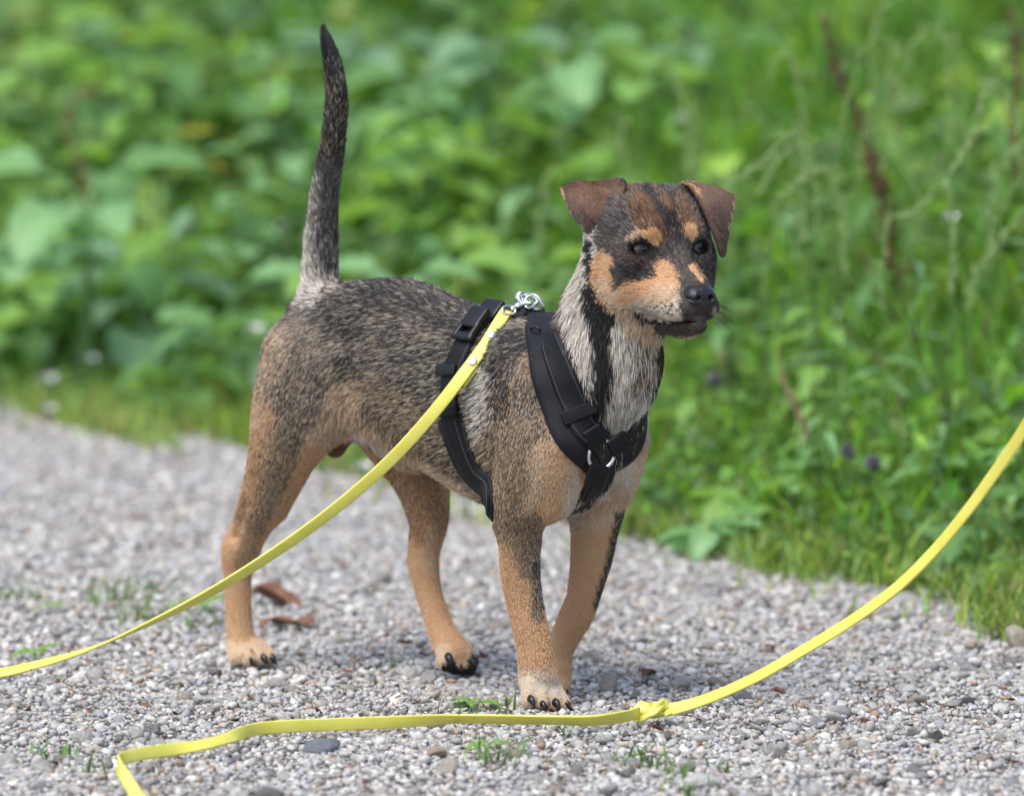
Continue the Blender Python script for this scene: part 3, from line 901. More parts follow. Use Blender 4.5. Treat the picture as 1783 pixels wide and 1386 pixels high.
for sgn, (ec, ed) in zip((1, -1), EYE):
    bm = bmesh.new(); bmesh.ops.create_uvsphere(bm, u_segments=32, v_segments=20, radius=.0112)
    em = bpy.data.meshes.new('eye'); bm.to_mesh(em); bm.free()
    eo = link('eye', em, eye_mat, dog)
    look = unit(ed * .55 + unit(np.array([.62, -.78, .0])) * .45)
    eo.matrix_parent_inverse = Matrix.Identity(4)
    eo.matrix_local = Matrix.Translation(Vector(ec) - dog.location) @ Vector(look).to_track_quat('Z', 'Y').to_matrix().to_4x4()
    side = unit(np.cross(HU, ed)); up = np.cross(ed, side)
    ring = []
    for a in np.linspace(0, 2 * math.pi, 40, endpoint=False):
        th = math.radians(54) * math.cos(a)
        ph = math.radians(30 if math.sin(a) > 0 else 31) * math.sin(a) * abs(math.sin(a)) ** .25 + math.radians(2.5) * math.cos(a) * sgn - math.radians(.5)
        dv = ed * math.cos(th) * math.cos(ph) + side * math.sin(th) + up * math.sin(ph)
        ring.append(ec + unit(dv) * .0114)
    ring = np.array(ring)
    lv, lq, ns = [], [], 8
    for i in range(len(ring)):
        tn = unit(ring[(i + 1) % len(ring)] - ring[i - 1]); o = unit(ring[i] - ec); sd = np.cross(tn, o)
        for j in range(ns):
            b_ = 2 * math.pi * j / ns
            lv.append(ring[i] + (o * math.cos(b_) * .0010 + sd * math.sin(b_) * (.0014 if math.sin(2 * math.pi * i / len(ring)) > 0 else .0009)))
    for i in range(len(ring)):
        for j in range(ns):
            i2, j2 = (i + 1) % len(ring), (j + 1) % ns
            lq.append((i * ns + j, i2 * ns + j, i2 * ns + j2, i * ns + j2))
    link('eyelid', np_mesh('eyelid', np.array(lv), np.array(lq)), lid_mat, eo if False else dog)

# claws: short curved horn cones
claw_mat = simple_mat('claw_horn', (.008, .008, .009), rough=.3, spec=.5)
CLAWS = [  # base px, tip px, lateral base, lateral tip, radius px
    ((923, 1216), (930, 1230), .064, .068, 6.0), ((966, 1222), (974, 1236), .045, .048, 6.2), ((986, 1224), (995, 1238), .029, .028, 4.8),
    ((944, 1225), (950, 1238), .056, .059, 5.6),
    ((468, 1142), (482, 1157), .036, .036, 6.5), ((456, 1144), (466, 1157), .047, .048, 6), ((430, 1146), (440, 1158), .057, .058, 6),
    ((780, 1144), (786, 1158), -.032, -.028, 7.5), ((814, 1150), (830, 1160), -.056, -.056, 7), ((818, 1144), (833, 1154), -.064, -.064, 6),
    ((797, 1154), (804, 1166), -.045, -.043, 6), ((982, 1196), (988, 1206), -.036, -.034, 5)]
for (bx, by), (tx, ty), lb, lt, r in CLAWS:
    a, b = N(bx, by, lb), N(tx, ty, lt)
    r *= m_per_px(a[1]) * 1.3
    mid = (a + b) / 2 + np.array([0, 0, .0022])
    P = catmull(np.array([a, mid, b]), 7)
    vs, fs = [], []
    for i, p in enumerate(P):
        tn = unit(P[min(i + 1, 6)] - P[max(i - 1, 0)]); s_ = unit(np.cross(tn, [0, 0, 1])); u_ = np.cross(s_, tn)
        rr = r * (1 - (i / 6) ** 1.8 * .85)
        for j in range(8):
            c_ = 2 * math.pi * j / 8
            vs.append(p + (s_ * math.cos(c_) * .8 + u_ * math.sin(c_)) * rr)
    for i in range(6):
        for j in range(8):
            fs.append((i * 8 + j, i * 8 + (j + 1) % 8, i * 8 + 8 + (j + 1) % 8, i * 8 + 8 + j))
    fs += [(48, 49, 50, 51), (48, 51, 52, 55), (52, 53, 54, 55)]
    link('claw', np_mesh('claw', np.array(vs), np.array(fs)), claw_mat, dog)
# ================================================================== harness
def ray_body(px, py):
    d = px_ray(px, py)
    h = DBVH.ray_cast(Vector(CAM), Vector(unit(d)))
    return np.array(h[0]) if h[0] is not None else None
def snap(p):
    loc, nr, _, _ = DBVH.find_nearest(Vector(p))
    return np.array(loc), np.array(nr)
def mirror(p):
    return p - 2 * (p @ DR - L0) * DR

ALLSTRAPS = []
STRIPS = []            # centre lines of everything that presses the coat down
def strap_mesh(path, width, off, thick, n, closed=False, skew=0.0, relax=6, edge=.35, taper=None):
    """A band laid on the body along path (points near the skin); returns vertices, quads, strap coordinates."""
    P = np.asarray(path, float)
    C = catmull(np.vstack([P, P[:1]]), n + 1)[:-1] if closed else catmull(P, n)
    nr = np.zeros_like(C)
    for i in range(len(C)):
        C[i], nr[i] = snap(C[i])
    def smooth(A, k):
        for _ in range(k):
            if closed: A = (np.roll(A, 1, 0) + 2 * A + np.roll(A, -1, 0)) / 4
            else:
                B = A.copy(); B[1:-1] = (A[:-2] + 2 * A[1:-1] + A[2:]) / 4; A = B
        return A
    C = smooth(C, relax); nr = unit(smooth(nr, relax * 3))
    T = unit(np.roll(C, -1, 0) - np.roll(C, 1, 0)) if closed else unit(np.gradient(C, axis=0))
    Wd = unit(np.cross(nr, T))
    J = np.linspace(-1, 1, 9)
    ws = np.ones(len(C)) if taper is None else np.interp(np.linspace(0, 1, len(C)), *taper)
    G = np.zeros((len(C), 9, 3)); GN = np.zeros_like(G)
    for i in range(len(C)):
        for j, v in enumerate(J):
            q = C[i] + Wd[i] * width / 2 * (v * ws[i] + skew)
            s_, sn = snap(q)
            h = np.clip((s_ - q) @ nr[i], -.012, .012)
            G[i, j] = q + nr[i] * h; GN[i, j] = sn if sn @ nr[i] > .2 else nr[i]
    for _ in range(3):
        G[:, 1:-1] = (G[:, :-2] + 2 * G[:, 1:-1] + G[:, 2:]) / 4
    G = smooth(G, relax); GN = unit(smooth(GN, relax) * .5 + nr[:, None] * .5)
    bot = G + GN * off
    prof = (1 - (1 - edge) * np.abs(J) ** 6)[None, :, None]
    top = G + GN * (off + thick * prof)
    s_len = np.r_[0, np.cumsum(np.linalg.norm(np.diff(C, axis=0), axis=1))]
    V = np.concatenate([top, bot[:, ::-1]], 1).reshape(-1, 3)
    m = 18
    I = np.arange(len(C) * m).reshape(len(C), m)
    R = len(C) if closed else len(C) - 1
    q = []
    for i in range(R):
        a, b = I[i], I[(i + 1) % len(C)]
        q.append(np.stack([a, np.roll(a, -1), np.roll(b, -1), b], 1))
    q = np.vstack(q)
    if not closed:
        caps = []
        for a, fl in ((I[0], 1), (I[-1], 0)):
            for k in range(8):
                c_ = (a[k], a[k + 1], a[m - 2 - k], a[m - 1 - k])
                caps.append(c_[::-1] if fl else c_)
        q = np.vstack([q, np.array(caps)])
    ST = np.zeros((len(C), m, 3)); ST[:, :, 0] = s_len[:, None]; ST[:, :9, 1] = J * width / 2; ST[:, 9:, 1] = J[::-1] * width / 2
    return V, q, ST.reshape(-1, 3), top, GN

def strap(name, parent, mat, path, width, off, thick, n=60, press=True, **kw):
    V, q, ST, top, GN = strap_mesh(path, width, off, thick, n, **kw)
    me = np_mesh(name, V, q)
    a = me.attributes.new('strap', 'FLOAT_VECTOR', 'POINT'); a.data.foreach_set('vector', np.ascontiguousarray(ST, np.float32).ravel())
    o = link(name, me, mat, parent)
    if press: STRIPS.append((V, q))
    ALLSTRAPS.append((V, q))
    return o, top, GN

def band_mat(name, col, rib, rough, depth, cross=False):
    m, nt, b = new_mat(name)
    at = nt.nodes.new('ShaderNodeAttribute'); at.attribute_name = 'strap'
    sp = nt.nodes.new('ShaderNodeSeparateXYZ'); nt.links.new(at.outputs['Vector'], sp.inputs[0])
    mul = nt.nodes.new('ShaderNodeMath'); mul.operation = 'MULTIPLY'; mul.inputs[1].default_value = 2 * math.pi / rib
    nt.links.new(sp.outputs[0], mul.inputs[0])
    sn = nt.nodes.new('ShaderNodeMath'); sn.operation = 'SINE'; nt.links.new(mul.outputs[0], sn.inputs[0])
    nz = nt.nodes.new('ShaderNodeTexNoise'); nz.inputs['Scale'].default_value = 1400; nz.inputs['Detail'].default_value = 3
    tc = nt.nodes.new('ShaderNodeTexCoord'); nt.links.new(tc.outputs['Object'], nz.inputs['Vector'])
    ad = nt.nodes.new('ShaderNodeMath'); ad.operation = 'ADD'; nt.links.new(sn.outputs[0], ad.inputs[0]); nt.links.new(nz.outputs['Fac'], ad.inputs[1])
    bp = nt.nodes.new('ShaderNodeBump'); bp.inputs['Strength'].default_value = 1; bp.inputs['Distance'].default_value = depth
    nt.links.new(ad.outputs[0], bp.inputs['Height']); nt.links.new(bp.outputs['Normal'], b.inputs['Normal'])
    dust = nt.nodes.new('ShaderNodeTexNoise'); dust.inputs['Scale'].default_value = 60; dust.inputs['Detail'].default_value = 8
    nt.links.new(tc.outputs['Object'], dust.inputs['Vector'])
    cr = nt.nodes.new('ShaderNodeValToRGB'); cr.color_ramp.elements[0].position = .35; cr.color_ramp.elements[1].position = .75
    cr.color_ramp.elements[0].color = (*[c * .8 for c in col], 1); cr.color_ramp.elements[1].color = (*[c * 1.6 + .001 for c in col], 1)
    nt.links.new(dust.outputs['Fac'], cr.inputs[0]); nt.links.new(cr.outputs[0], b.inputs['Base Color'])
    b.inputs['Roughness'].default_value = rough
    b.inputs['Specular IOR Level'].default_value = .22
    return m
pad_mat = band_mat('harness_padding', (.0085, .0085, .0115), .0009, .66, .00003)
web_mat = band_mat('harness_webbing', (.0055, .0055, .0065), .0019, .55, .00006)
plast_mat = simple_mat('black_plastic', (.008, .008, .0095), rough=.36, spec=.35, bump=.1, scale=700)
steel_mat = simple_mat('chrome_steel', (.72, .72, .73), rough=.2, metal=1.0, var=.12, scale=500)
stitch_mat = simple_mat('stitching', (.055, .055, .06), rough=.8)

harness = empty('dog_harness', N(925, 548, 0))
tag(harness, 'black padded harness worn by the dog with a steel ring on the chest', 'dog harness')

rs_px = [(948, 556), (957, 600), (969, 655), (988, 711), (1008, 757), (1040, 793)]
rs = [N(940, 550, .0)] + [ray_body(*q) for q in rs_px[1:]]
ring_c = rs[-1]
ls = [rs[0], N(1010, 552, -.040), N(1095, 560, -.072), N(1148, 600, -.070), N(1160, 652, -.066), N(1150, 708, -.058), N(1122, 758, -.038), ray_body(1084, 780), ring_c]
TP = ([0, .18, .45, 1], [.55, .80, 1.0, 1.05])
# neck yoke: padding and webbing, both sides
strap('shoulder_padding', harness, pad_mat, rs, .047, .0016, .0032, 70, taper=TP)
o, wtop, wn = strap('shoulder_webbing', harness, web_mat, rs[1:], .0270, .0050, .0016, 70, skew=.55, press=False)
strap('shoulder_padding', harness, pad_mat, ls, .047, .0016, .0032, 70, taper=TP)
strap('shoulder_webbing', harness, web_mat, ls[1:], .0270, .0050, .0016, 70, skew=-.55, press=False)
# chest strap from the ring back between the fore legs to the girth
girth_r = [N(872, 548, .0)] + [ray_body(*q) for q in ((836, 566), (806, 612), (788, 665), (788, 725), (806, 785), (832, 835), (856, 872))] + [N(880, 893, .0)]
cs = [ray_body(1056, 770), ray_body(1042, 815), ray_body(1016, 866), N(975, 903, 0), N(930, 900, 0), girth_r[-1]]
cs = cs[:3] + [p - (p @ DR - L0) * DR for p in cs[3:]]
strap('chest_padding', harness, pad_mat, cs, .050, .0018, .0032, 60)
strap('chest_webbing', harness, web_mat, cs, .0255, .0052, .0016, 60, press=False)
# girth
girth_l = [mirror(p) for p in girth_r]
_o, gtop, gn = strap('girth_webbing', harness, web_mat, girth_r, .0235, .0045, .0018, 80, press=True, skew=.0)
strap('girth_webbing', harness, web_mat, girth_l, .0235, .0045, .0018, 80, press=True)
strap('girth_padding', harness, pad_mat, girth_r[4:], .036, .0015, .0034, 50, skew=-.16)
strap('girth_padding', harness, pad_mat, girth_l[4:], .036, .0015, .0034, 50, skew=.16)
# back strap along the spine
bs = [N(858, 545, 0), N(893, 550, 0), N(930, 552, 0)]
strap('back_padding', harness, pad_mat, bs, .034, .002, .0045, 24)

def tube(P, r, ns=10, closed=False, flat=1.0):
    P = np.asarray(P, float); n = len(P)
    R = np.full(n, r) if np.isscalar(r) else np.asarray(r)
    T = unit(np.roll(P, -1, 0) - np.roll(P, 1, 0)) if closed else unit(np.gradient(P, axis=0))
    u = np.cross(T[0], [0, 0, 1.0]); u = unit(u if np.linalg.norm(u) > .1 else np.cross(T[0], [1.0, 0, 0]))
    V = []
    for i in range(n):
        u = unit(u - (u @ T[i]) * T[i]); v = np.cross(T[i], u)
        for j in range(ns):
            a = 2 * math.pi * j / ns
            V.append(P[i] + (u * math.cos(a) + v * math.sin(a) * flat) * R[i])
    I = np.arange(n * ns).reshape(n, ns); q = []
    for i in range(n if closed else n - 1):
        a, b = I[i], I[(i + 1) % n]
        q.append(np.stack([a, np.roll(a, -1), np.roll(b, -1), b], 1))
    q = np.vstack(q)
    if not closed:
        for a, fl in ((I[0], 1), (I[-1], 0)):
            for k in range(1, ns // 2):
                c_ = (a[k - 1], a[k], a[ns - 1 - k], a[ns - k]) if k > 0 else None
                q = np.vstack([q, np.array([c_[::-1] if fl else c_])])
    return np.array(V), q
def ring_pts(c, n, r, k=48, r2=None):
    n = unit(n); u = unit(np.cross(n, [0.02, 0.01, 1.0])); v = np.cross(n, u)
    a = np.linspace(0, 2 * math.pi, k, endpoint=False)[:, None]
    return c + u * np.cos(a) * r + v * np.sin(a) * (r2 or r)
def add_tube(name, P, r, mat, parent, **kw):
    V, q = tube(P, r, **kw)
    return link(name, np_mesh(name, V, q), mat, parent)
def block(name, c, ax, size, mat, parent, bevel=.25, rings=None):
    """Rounded block: ax rows are its axes, size its full lengths."""
    bm = bmesh.new(); bmesh.ops.create_cube(bm, size=1)
    bmesh.ops.scale(bm, vec=size, verts=bm.verts)
    bmesh.ops.bevel(bm, geom=bm.edges[:], offset=min(size) * bevel, segments=3, affect='EDGES', profile=.6)
    M = Matrix(np.array(ax).T.tolist())
    for v in bm.verts: v.co = M @ v.co + Vector(c)
    me = bpy.data.meshes.new(name); bm.to_mesh(me); bm.free()
    return link(name, me, mat, parent)

_ab = BVHTree.FromPolygons([tuple(v) for V, q in ALLSTRAPS for v in V],
                           [tuple(int(x) + o for x in f) for (V, q), o in zip(ALLSTRAPS, np.cumsum([0] + [len(V) for V, _ in ALLSTRAPS[:-1]])) for f in q])
def ray_strap(px, py):
    h = _ab.ray_cast(Vector(CAM), Vector(unit(px_ray(px, py))))
    return np.array(h[0]) if h[0] is not None else ray_body(px, py)
_rim = np.array([ray_strap(1047 + 25 * math.cos(a), 792 + 25 * math.sin(a)) for a in np.linspace(0, 2 * math.pi, 24, endpoint=False)])
_cm = _rim.mean(0); _u, _s2, _vt = np.linalg.svd(_rim - _cm)
rn = _vt[2] * np.sign(_vt[2] @ (CAM - _cm)); rn = unit(rn * .5 + unit(CAM - _cm) * .5)
ring_pos = at_y(1047, 792, _cm[1]); ring_pos = ring_pos - unit(px_ray(1047, 792)) * (max(((_rim - ring_pos) @ rn).max(), 0) + .0012)
add_tube('chest_ring', ring_pts(ring_pos, rn, .0142), .0019, steel_mat, harness, closed=True)
for dx, dy, wd_ in ((-26, -42, .0200), (44, -20, .0190), (-8, 44, .0215)):
    e_ = unit(dx * RGT - dy * UPV); e_ = unit(e_ - (e_ @ rn) * rn); w_ = np.cross(rn, e_)
    block('strap_end', ring_pos + e_ * .0205 + rn * .0008, np.stack([w_, e_, rn]), (wd_, .0220, .0044), web_mat, harness, bevel=.45)
def stitch_line(top, GN, col):
    add_tube('stitching', top[::1, col] + GN[:, col] * .0002, .00042, stitch_mat, harness, ns=5)
stitch_line(wtop, wn, 1); stitch_line(wtop, wn, 7); stitch_line(gtop, gn, 7)
# keeper loops across the shoulder webbing
def keeper(top, GN, i, width, parent, name='strap_loop', skew=0.0, h=.0022, ln=.0135):
    k = max(1, int(round(ln / np.linalg.norm(top[i + 1, 4] - top[i, 4]))))
    A = top[i:i + k + 1, 4]; Nn = unit(GN[i:i + k + 1, 4])
    T = unit(A[-1] - A[0]); n_ = unit(Nn.mean(0)); w_ = np.cross(n_, T)
    c = A.mean(0) + w_ * skew
    block(name, c + n_ * .0006, np.stack([w_, T, n_]), (width, ln, .0036), web_mat, parent, bevel=.4)
keeper(wtop, wn, 33, .036, harness)

# buckle on the right of the girth and its two slide adjusters
def on_girth(px, py, tox, toy):
    p = ray_body(px, py); q = ray_body(tox, toy)
    _, n_ = snap(p)
    t_ = unit(q - p); n_ = unit(n_ - (n_ @ t_) * t_); w_ = np.cross(n_, t_)
    return p, t_, w_, n_
p, t_, w_, n_ = on_girth(836, 566, 812, 600)
bk = block('buckle', p + n_ * .0105, np.stack([w_, t_, n_]), (.023, .026, .0078), plast_mat, harness, bevel=.35)
block('prong', p + n_ * .0105 + t_ * .016 + w_ * .0095, np.stack([w_, t_, n_]), (.006, .022, .0070), plast_mat, bk, bevel=.42)
block('prong', p + n_ * .0105 + t_ * .016 - w_ * .0095, np.stack([w_, t_, n_]), (.006, .022, .0070), plast_mat, bk, bevel=.42)
block('buckle_bar', p + n_ * .0100 + t_ * .0235, np.stack([w_, t_, n_]), (.027, .009, .0066), plast_mat, bk, bevel=.4)
p2 = ray_body(862, 548); block('buckle_end', p2 + n_ * .0095, np.stack([w_, t_, n_]), (.026, .020, .0068), plast_mat, bk, bevel=.4)
for (a, b, c, d) in ((786, 645, 784, 690), (789, 714, 793, 745)):
    p, t_, w_, n_ = on_girth(a, b, c, d)
    block('slide_adjuster', p + n_ * .0078, np.stack([w_, t_, n_]), (.0265, .011, .0052), plast_mat if a == 786 else web_mat, harness, bevel=.42)
# d-ring on the withers and small loop on the shoulder
dp = N(930, 546, 0)
DRING = dp + np.array([0, 0, .004])
rng_n = unit(DH * .25 + DR * .9 + np.array([0, 0, .25]))
a = np.linspace(-.15, math.pi + .15, 24)[:, None]
u_ = unit(DH); v_ = unit(np.array([0, 0, 1.0]) + DR * .25)
dpts = DRING + u_ * np.cos(a) * .0125 + v_ * np.sin(a) * .0135 + np.array([0, 0, .002])
add_tube('back_ring', np.vstack([dpts, dpts[:1] * .5 + dpts[-1:] * .5]), .0016, steel_mat, harness, closed=True)
hp_ = ray_body(938, 585)
_, hn_ = snap(hp_)
hk_pts = [hp_ + hn_ * (.0095 + .004 * math.sin(t)) + unit(DH) * (.006 * math.cos(t)) - np.array([0, 0, .002]) for t in np.linspace(0, math.pi, 10)]
add_tube('thread_loop', hk_pts, .0014, plast_mat, harness)

# ================================================================== leash
leash_mat, _nt, _b = new_mat('yellow_leash')
_tc = _nt.nodes.new('ShaderNodeTexCoord')
_n = _nt.nodes.new('ShaderNodeTexNoise'); _n.inputs['Scale'].default_value = 38; _n.inputs['Detail'].default_value = 8; _nt.links.new(_tc.outputs['Object'], _n.inputs['Vector'])
_cr = _nt.nodes.new('ShaderNodeValToRGB'); _nt.links.new(_n.outputs['Fac'], _cr.inputs[0])
_cr.color_ramp.elements[0].position = .30; _cr.color_ramp.elements[0].color = (.60, .55, .08, 1)
_cr.color_ramp.elements[1].position = .62; _cr.color_ramp.elements[1].color = (.66, .625, .12, 1)
_v = _nt.nodes.new('ShaderNodeTexNoise'); _v.inputs['Scale'].default_value = 130; _v.inputs['Detail'].default_value = 2; _nt.links.new(_tc.outputs['Object'], _v.inputs['Vector'])
_c2 = _nt.nodes.new('ShaderNodeValToRGB'); _nt.links.new(_v.outputs['Fac'], _c2.inputs[0])
_c2.color_ramp.elements[0].position = .225; _c2.color_ramp.elements[0].color = (.22, .20, .10, 1); _c2.color_ramp.elements[1].position = .27; _c2.color_ramp.elements[1].color = (1, 1, 1, 1)
_mx = _nt.nodes.new('ShaderNodeMix'); _mx.data_type = 'RGBA'; _mx.blend_type = 'MULTIPLY'; _mx.inputs['Factor'].default_value = 1
_nt.links.new(_cr.outputs[0], _mx.inputs['A']); _nt.links.new(_c2.outputs[0], _mx.inputs['B']); _nt.links.new(_mx.outputs['Result'], _b.inputs['Base Color'])
_b.inputs['Roughness'].default_value = .42
_b.inputs['Subsurface Weight'].default_value = .12
_b.inputs['Subsurface Radius'].default_value = (.004, .004, .001)

leash = empty('leash', N(880, 540, .01))
tag(leash, 'long bright yellow dog leash clipped to the harness, trailing over the gravel with a knot', 'leash')
def ribbon(name, nodes, width, thick, n, parent, mat=leash_mat):
    """nodes: (point, angle in degrees that turns the face from facing -Y/up ...). The flat side is given by a width vector per node."""
    A = np.array([np.r_[p, w] for p, w in nodes])
    R = catmull(A, n)
    P, Wv = R[:, :3], R[:, 3:6]
    T = unit(np.gradient(P, axis=0))
    Wv = unit(Wv - (Wv * T).sum(1, keepdims=True) * T); Nn = np.cross(T, Wv)
    J = [(-1, .25), (-.93, .85), (-.8, 1), (0, 1.0), (.8, 1), (.93, .85), (1, .25)]
    prof = J + [(x, -y) for x, y in J[::-1]]
    m = len(prof)
    V = np.stack([P + Wv * (x * width / 2) + Nn * (y * thick / 2) for x, y in prof], 1)
    I = np.arange(n * m).reshape(n, m)
    q = np.vstack([np.stack([I[i], I[i + 1], np.roll(I[i + 1], -1), np.roll(I[i], -1)], 1) for i in range(n - 1)])
    caps = []
    for a_, fl in ((I[0], 0), (I[-1], 1)):
        for k in range(6):
            c_ = (a_[k], a_[k + 1], a_[m - 2 - k], a_[m - 1 - k]); caps.append(c_[::-1] if fl else c_)
    q = np.vstack([q, np.array(caps)])
    return link(name, np_mesh(name, V.reshape(-1, 3), q), mat, parent), P, Wv, Nn
LW = .0124
def wdir(ax, ay, tilt):
    """Width vector: photo-plane direction (ax, ay up) tipped away from the viewer by tilt degrees."""
    v = unit(np.array([-ax, 0, ay])); t = math.radians(tilt)
    return v * math.cos(t) + np.array([0, 1, 0]) * math.sin(t)
up_nodes = [((882, 541), .064, wdir(.85, .5, 28)), ((866, 566), .052, wdir(.85, .52, 28)), ((845, 600), .038, wdir(.85, .52, 26)), ((812, 645), .026, wdir(.8, .6, 20)),
            ((775, 694), .020, wdir(.75, .65, 8)), ((735, 742), .018, wdir(.72, .7, -3)), ((690, 791), .016, wdir(.68, .73, -10)),
            ((640, 838), .014, wdir(.62, .78, -16)), ((580, 888), .012, wdir(.55, .83, -22)), ((510, 940), .010, wdir(.5, .86, -28)), ((430, 993), .008, wdir(.5, .86, -36)),
            ((350, 1040), .006, wdir(.4, .9, -48)), ((260, 1085), .003, wdir(.35, .93, -66)), ((160, 1128), .0, wdir(.3, .95, -92)), ((60, 1158), .0, wdir(.2, .98, -118)),
            ((-30, 1176), .0, wdir(.1, .99, -125))]
nodes = [(at_y(*p, y), w) for p, y, w in up_nodes]
# out of the frame on the left: sinks to the gravel, lies in a loop, comes back
nodes += [((-.62, .02, .022), np.array([0, -.8, -.5])), ((-.78, -.06, .010), np.array([.2, -.9, -.2])), ((-.92, -.25, .010), np.array([1, -.1, .1])),
          ((-.86, -.52, .010), np.array([.6, .8, .1])), ((-.66, -.72, .010), np.array([-.1, 1, .1])), ((-.46, -.68, .009), np.array([.3, .8, .3]))]
def gp(px, py, h): return on_ground(px, py, h)
low = [((252, 1412), .010, (.9, .1, .35)), ((238, 1385), .011, (.85, 0, .5)), ((218, 1352), .012, (.6, 0, .8)), ((207, 1334), .012, (.3, .3, .9)), ((212, 1321), .012, (-.25, .3, .9)),
       ((245, 1312), .012, (-.1, .35, .95)), ((300, 1304), .012, (0, .45, .9)), ((355, 1296), .013, (0, .85, .5)), ((400, 1284), .014, (-.2, .85, .5)), ((440, 1270), .014, (0, .1, .98)),
       ((500, 1264), .014, (0, .0, 1)), ((600, 1260), .013, (0, -.05, 1)), ((700, 1256), .012, (0, -.2, .97)), ((790, 1251), .012, (0, -.6, .75)), ((880, 1252), .012, (0, -.6, .75)),
       ((960, 1253), .012, (0, -.65, .75)), ((1030, 1254), .012, (.1, -.5, .85)), ((1085, 1247), .013, (.1, -.3, .9)), ((1112, 1241), .013, (.1, 0, .9))]
nodes += [(gp(*p, h + .003), np.array(w, float)) for p, h, w in low]
_o, LP, LWv, LN = ribbon('strap', nodes, LW, .0027, 620, leash)
knot_c = gp(1132, 1238, .016)
ky = knot_c[1]
hi = [((1150, 1237), ky, (0, .4, .9)), ((1180, 1232), ky - .005, (-.1, .5, .8)), ((1240, 1213), ky - .015, (-.25, .75, .6)), ((1320, 1177), ky - .03, (-.33, .78, .55)), ((1400, 1131), ky - .05, (-.38, .8, .5)),
      ((1480, 1082), ky - .075, (-.4, .8, .48)), ((1560, 1024), ky - .10, (-.44, .8, .42)), ((1630, 955), ky - .13, (-.48, .78, .40)), ((1690, 882), ky - .16, (-.55, .75, .37)),
      ((1740, 812), ky - .19, (-.62, .7, .36)), ((1783, 748), ky - .22, (-.66, .66, .36)), ((1850, 636), ky - .27, (-.86, .3, .5)), ((1950, 440), ky - .34, (-.9, .3, .45)), ((2060, 160), ky - .40, (-.93, .3, .3)), ((2180, -220), ky - .46, (-.95, .3, .25)), ((2290, -620), ky - .50, (-.95, .3, .2))]
ribbon('strap', [(at_y(*p, y), np.array(w, float)) for p, y, w in hi], LW, .0027, 320, leash)
# overhand knot, pulled tight
kn = []
for th in np.linspace(-.35, 2.05, 15) * 2 * math.pi:
    f = (th / (2 * math.pi) + .35) / 2.4
    rad_ = .0042 + .0042 * math.sin(math.pi * f) + .0008 * math.sin(th * 1.3)
    c = knot_c + np.array([-.017 + .034 * f + .004 * math.sin(th), -rad_ * math.cos(th), rad_ * .85 * math.sin(th) + .001])
    w = np.array([.9, -.18 * math.cos(th), .42 * math.cos(th + .5)])
    kn.append((c, w))
ribbon('knot', kn, .0125, .0032, 90, leash)
kn2 = [(knot_c + np.array([x_, y_, z_]), np.array([wx, wy, wz])) for x_, y_, z_, wx, wy, wz in
       ((-.020, -.001, -.001, 0, .3, .9), (-.010, -.0078, -.0045, .5, .2, .8), (.000, -.0102, .0005, .75, .1, .6), (.009, -.0082, .0060, .6, .4, .7), (.015, -.001, .0075, .3, .9, .3), (.019, .003, .003, .1, .9, .4))]
ribbon('knot', kn2, .0105, .0032, 50, leash)
# doubled end under the rivets
sel = LP[:int(620 * .055)]
i1 = np.argmin(np.linalg.norm(to_px(LP) - np.array([798, 668]), axis=1))
back = [(LP[i] - LN[i] * .0032 * np.sign(LN[i] @ (CAM - LP[i])) + np.array([.0016, 0, -.0012]), LWv[i]) for i in np.linspace(0, i1, 6).astype(int)]
ribbon('strap_end', back, LW, .0025, 40, leash)
rivet_mat = simple_mat('nickel_rivet', (.82, .82, .80), rough=.32, metal=.85)
for px, py in ((823, 627), (852, 583)):
    i = np.argmin(np.linalg.norm(to_px(LP) - np.array([px, py]), axis=1))
    n_ = LN[i] * np.sign(LN[i] @ (CAM - LP[i]))
    V, q = [], []
    u_ = LWv[i]; v_ = np.cross(n_, u_)
    prof = [(.0047, .0), (.0047, .0010), (.0042, .0017), (.0028, .0021), (.0012, .0023)]
    for r, h in prof:
        for j in range(20):
            a_ = 2 * math.pi * j / 20
            V.append(LP[i] + n_ * (.0013 + h) + (u_ * math.cos(a_) + v_ * math.sin(a_)) * r)
    for k in range(4):
        for j in range(20): q.append((k * 20 + j, k * 20 + (j + 1) % 20, k * 20 + 20 + (j + 1) % 20, k * 20 + 20 + j))
    for j in range(9): q.append((80 + j, 81 + j, 80 + (18 - j), 80 + (19 - j)))
    link('rivet', np_mesh('rivet', np.array(V), np.array(q)), rivet_mat, leash)
# snap hook between the strap end and the ring on the withers
A0 = LP[0]; B0 = at_y(926, 519, N(926, 519, 0)[1])
sw = at_y(886, 541, A0[1] - .002); b1 = at_y(903, 533, .070); b2 = at_y(922, 527, .066)
add_tube('swivel_ring', ring_pts(sw, (.3, -.8, .5), .0068, 28, .0050), .0015, steel_mat, leash, closed=True)
sh = link('snap_hook', np_mesh('snap_hook', *tube(catmull(np.array([at_y(889, 540, .066), at_y(896, 537, .067), b1, at_y(912, 529, .068), b2]), 16),
          np.interp(np.linspace(0, 1, 16), [0, .12, .25, .35, .8, 1], [.0030, .0038, .0026, .0044, .0042, .0026]), ns=12)), steel_mat, leash)
hook = catmull(np.array([at_y(910, 531, .068), at_y(903, 519, .070), at_y(906, 512, .071), at_y(916, 513, .072), at_y(930, 518, .071), at_y(936, 526, .069), at_y(930, 531, .067)]), 30)
add_tube('hook', hook, np.interp(np.linspace(0, 1, 30), [0, .2, .45, 1], [.0036, .0040, .0024, .0020]), steel_mat, sh)
add_tube('gate', catmull(np.array([at_y(914, 534, .064), at_y(922, 537, .064), at_y(930, 533, .065)]), 8), .0017, steel_mat, sh)
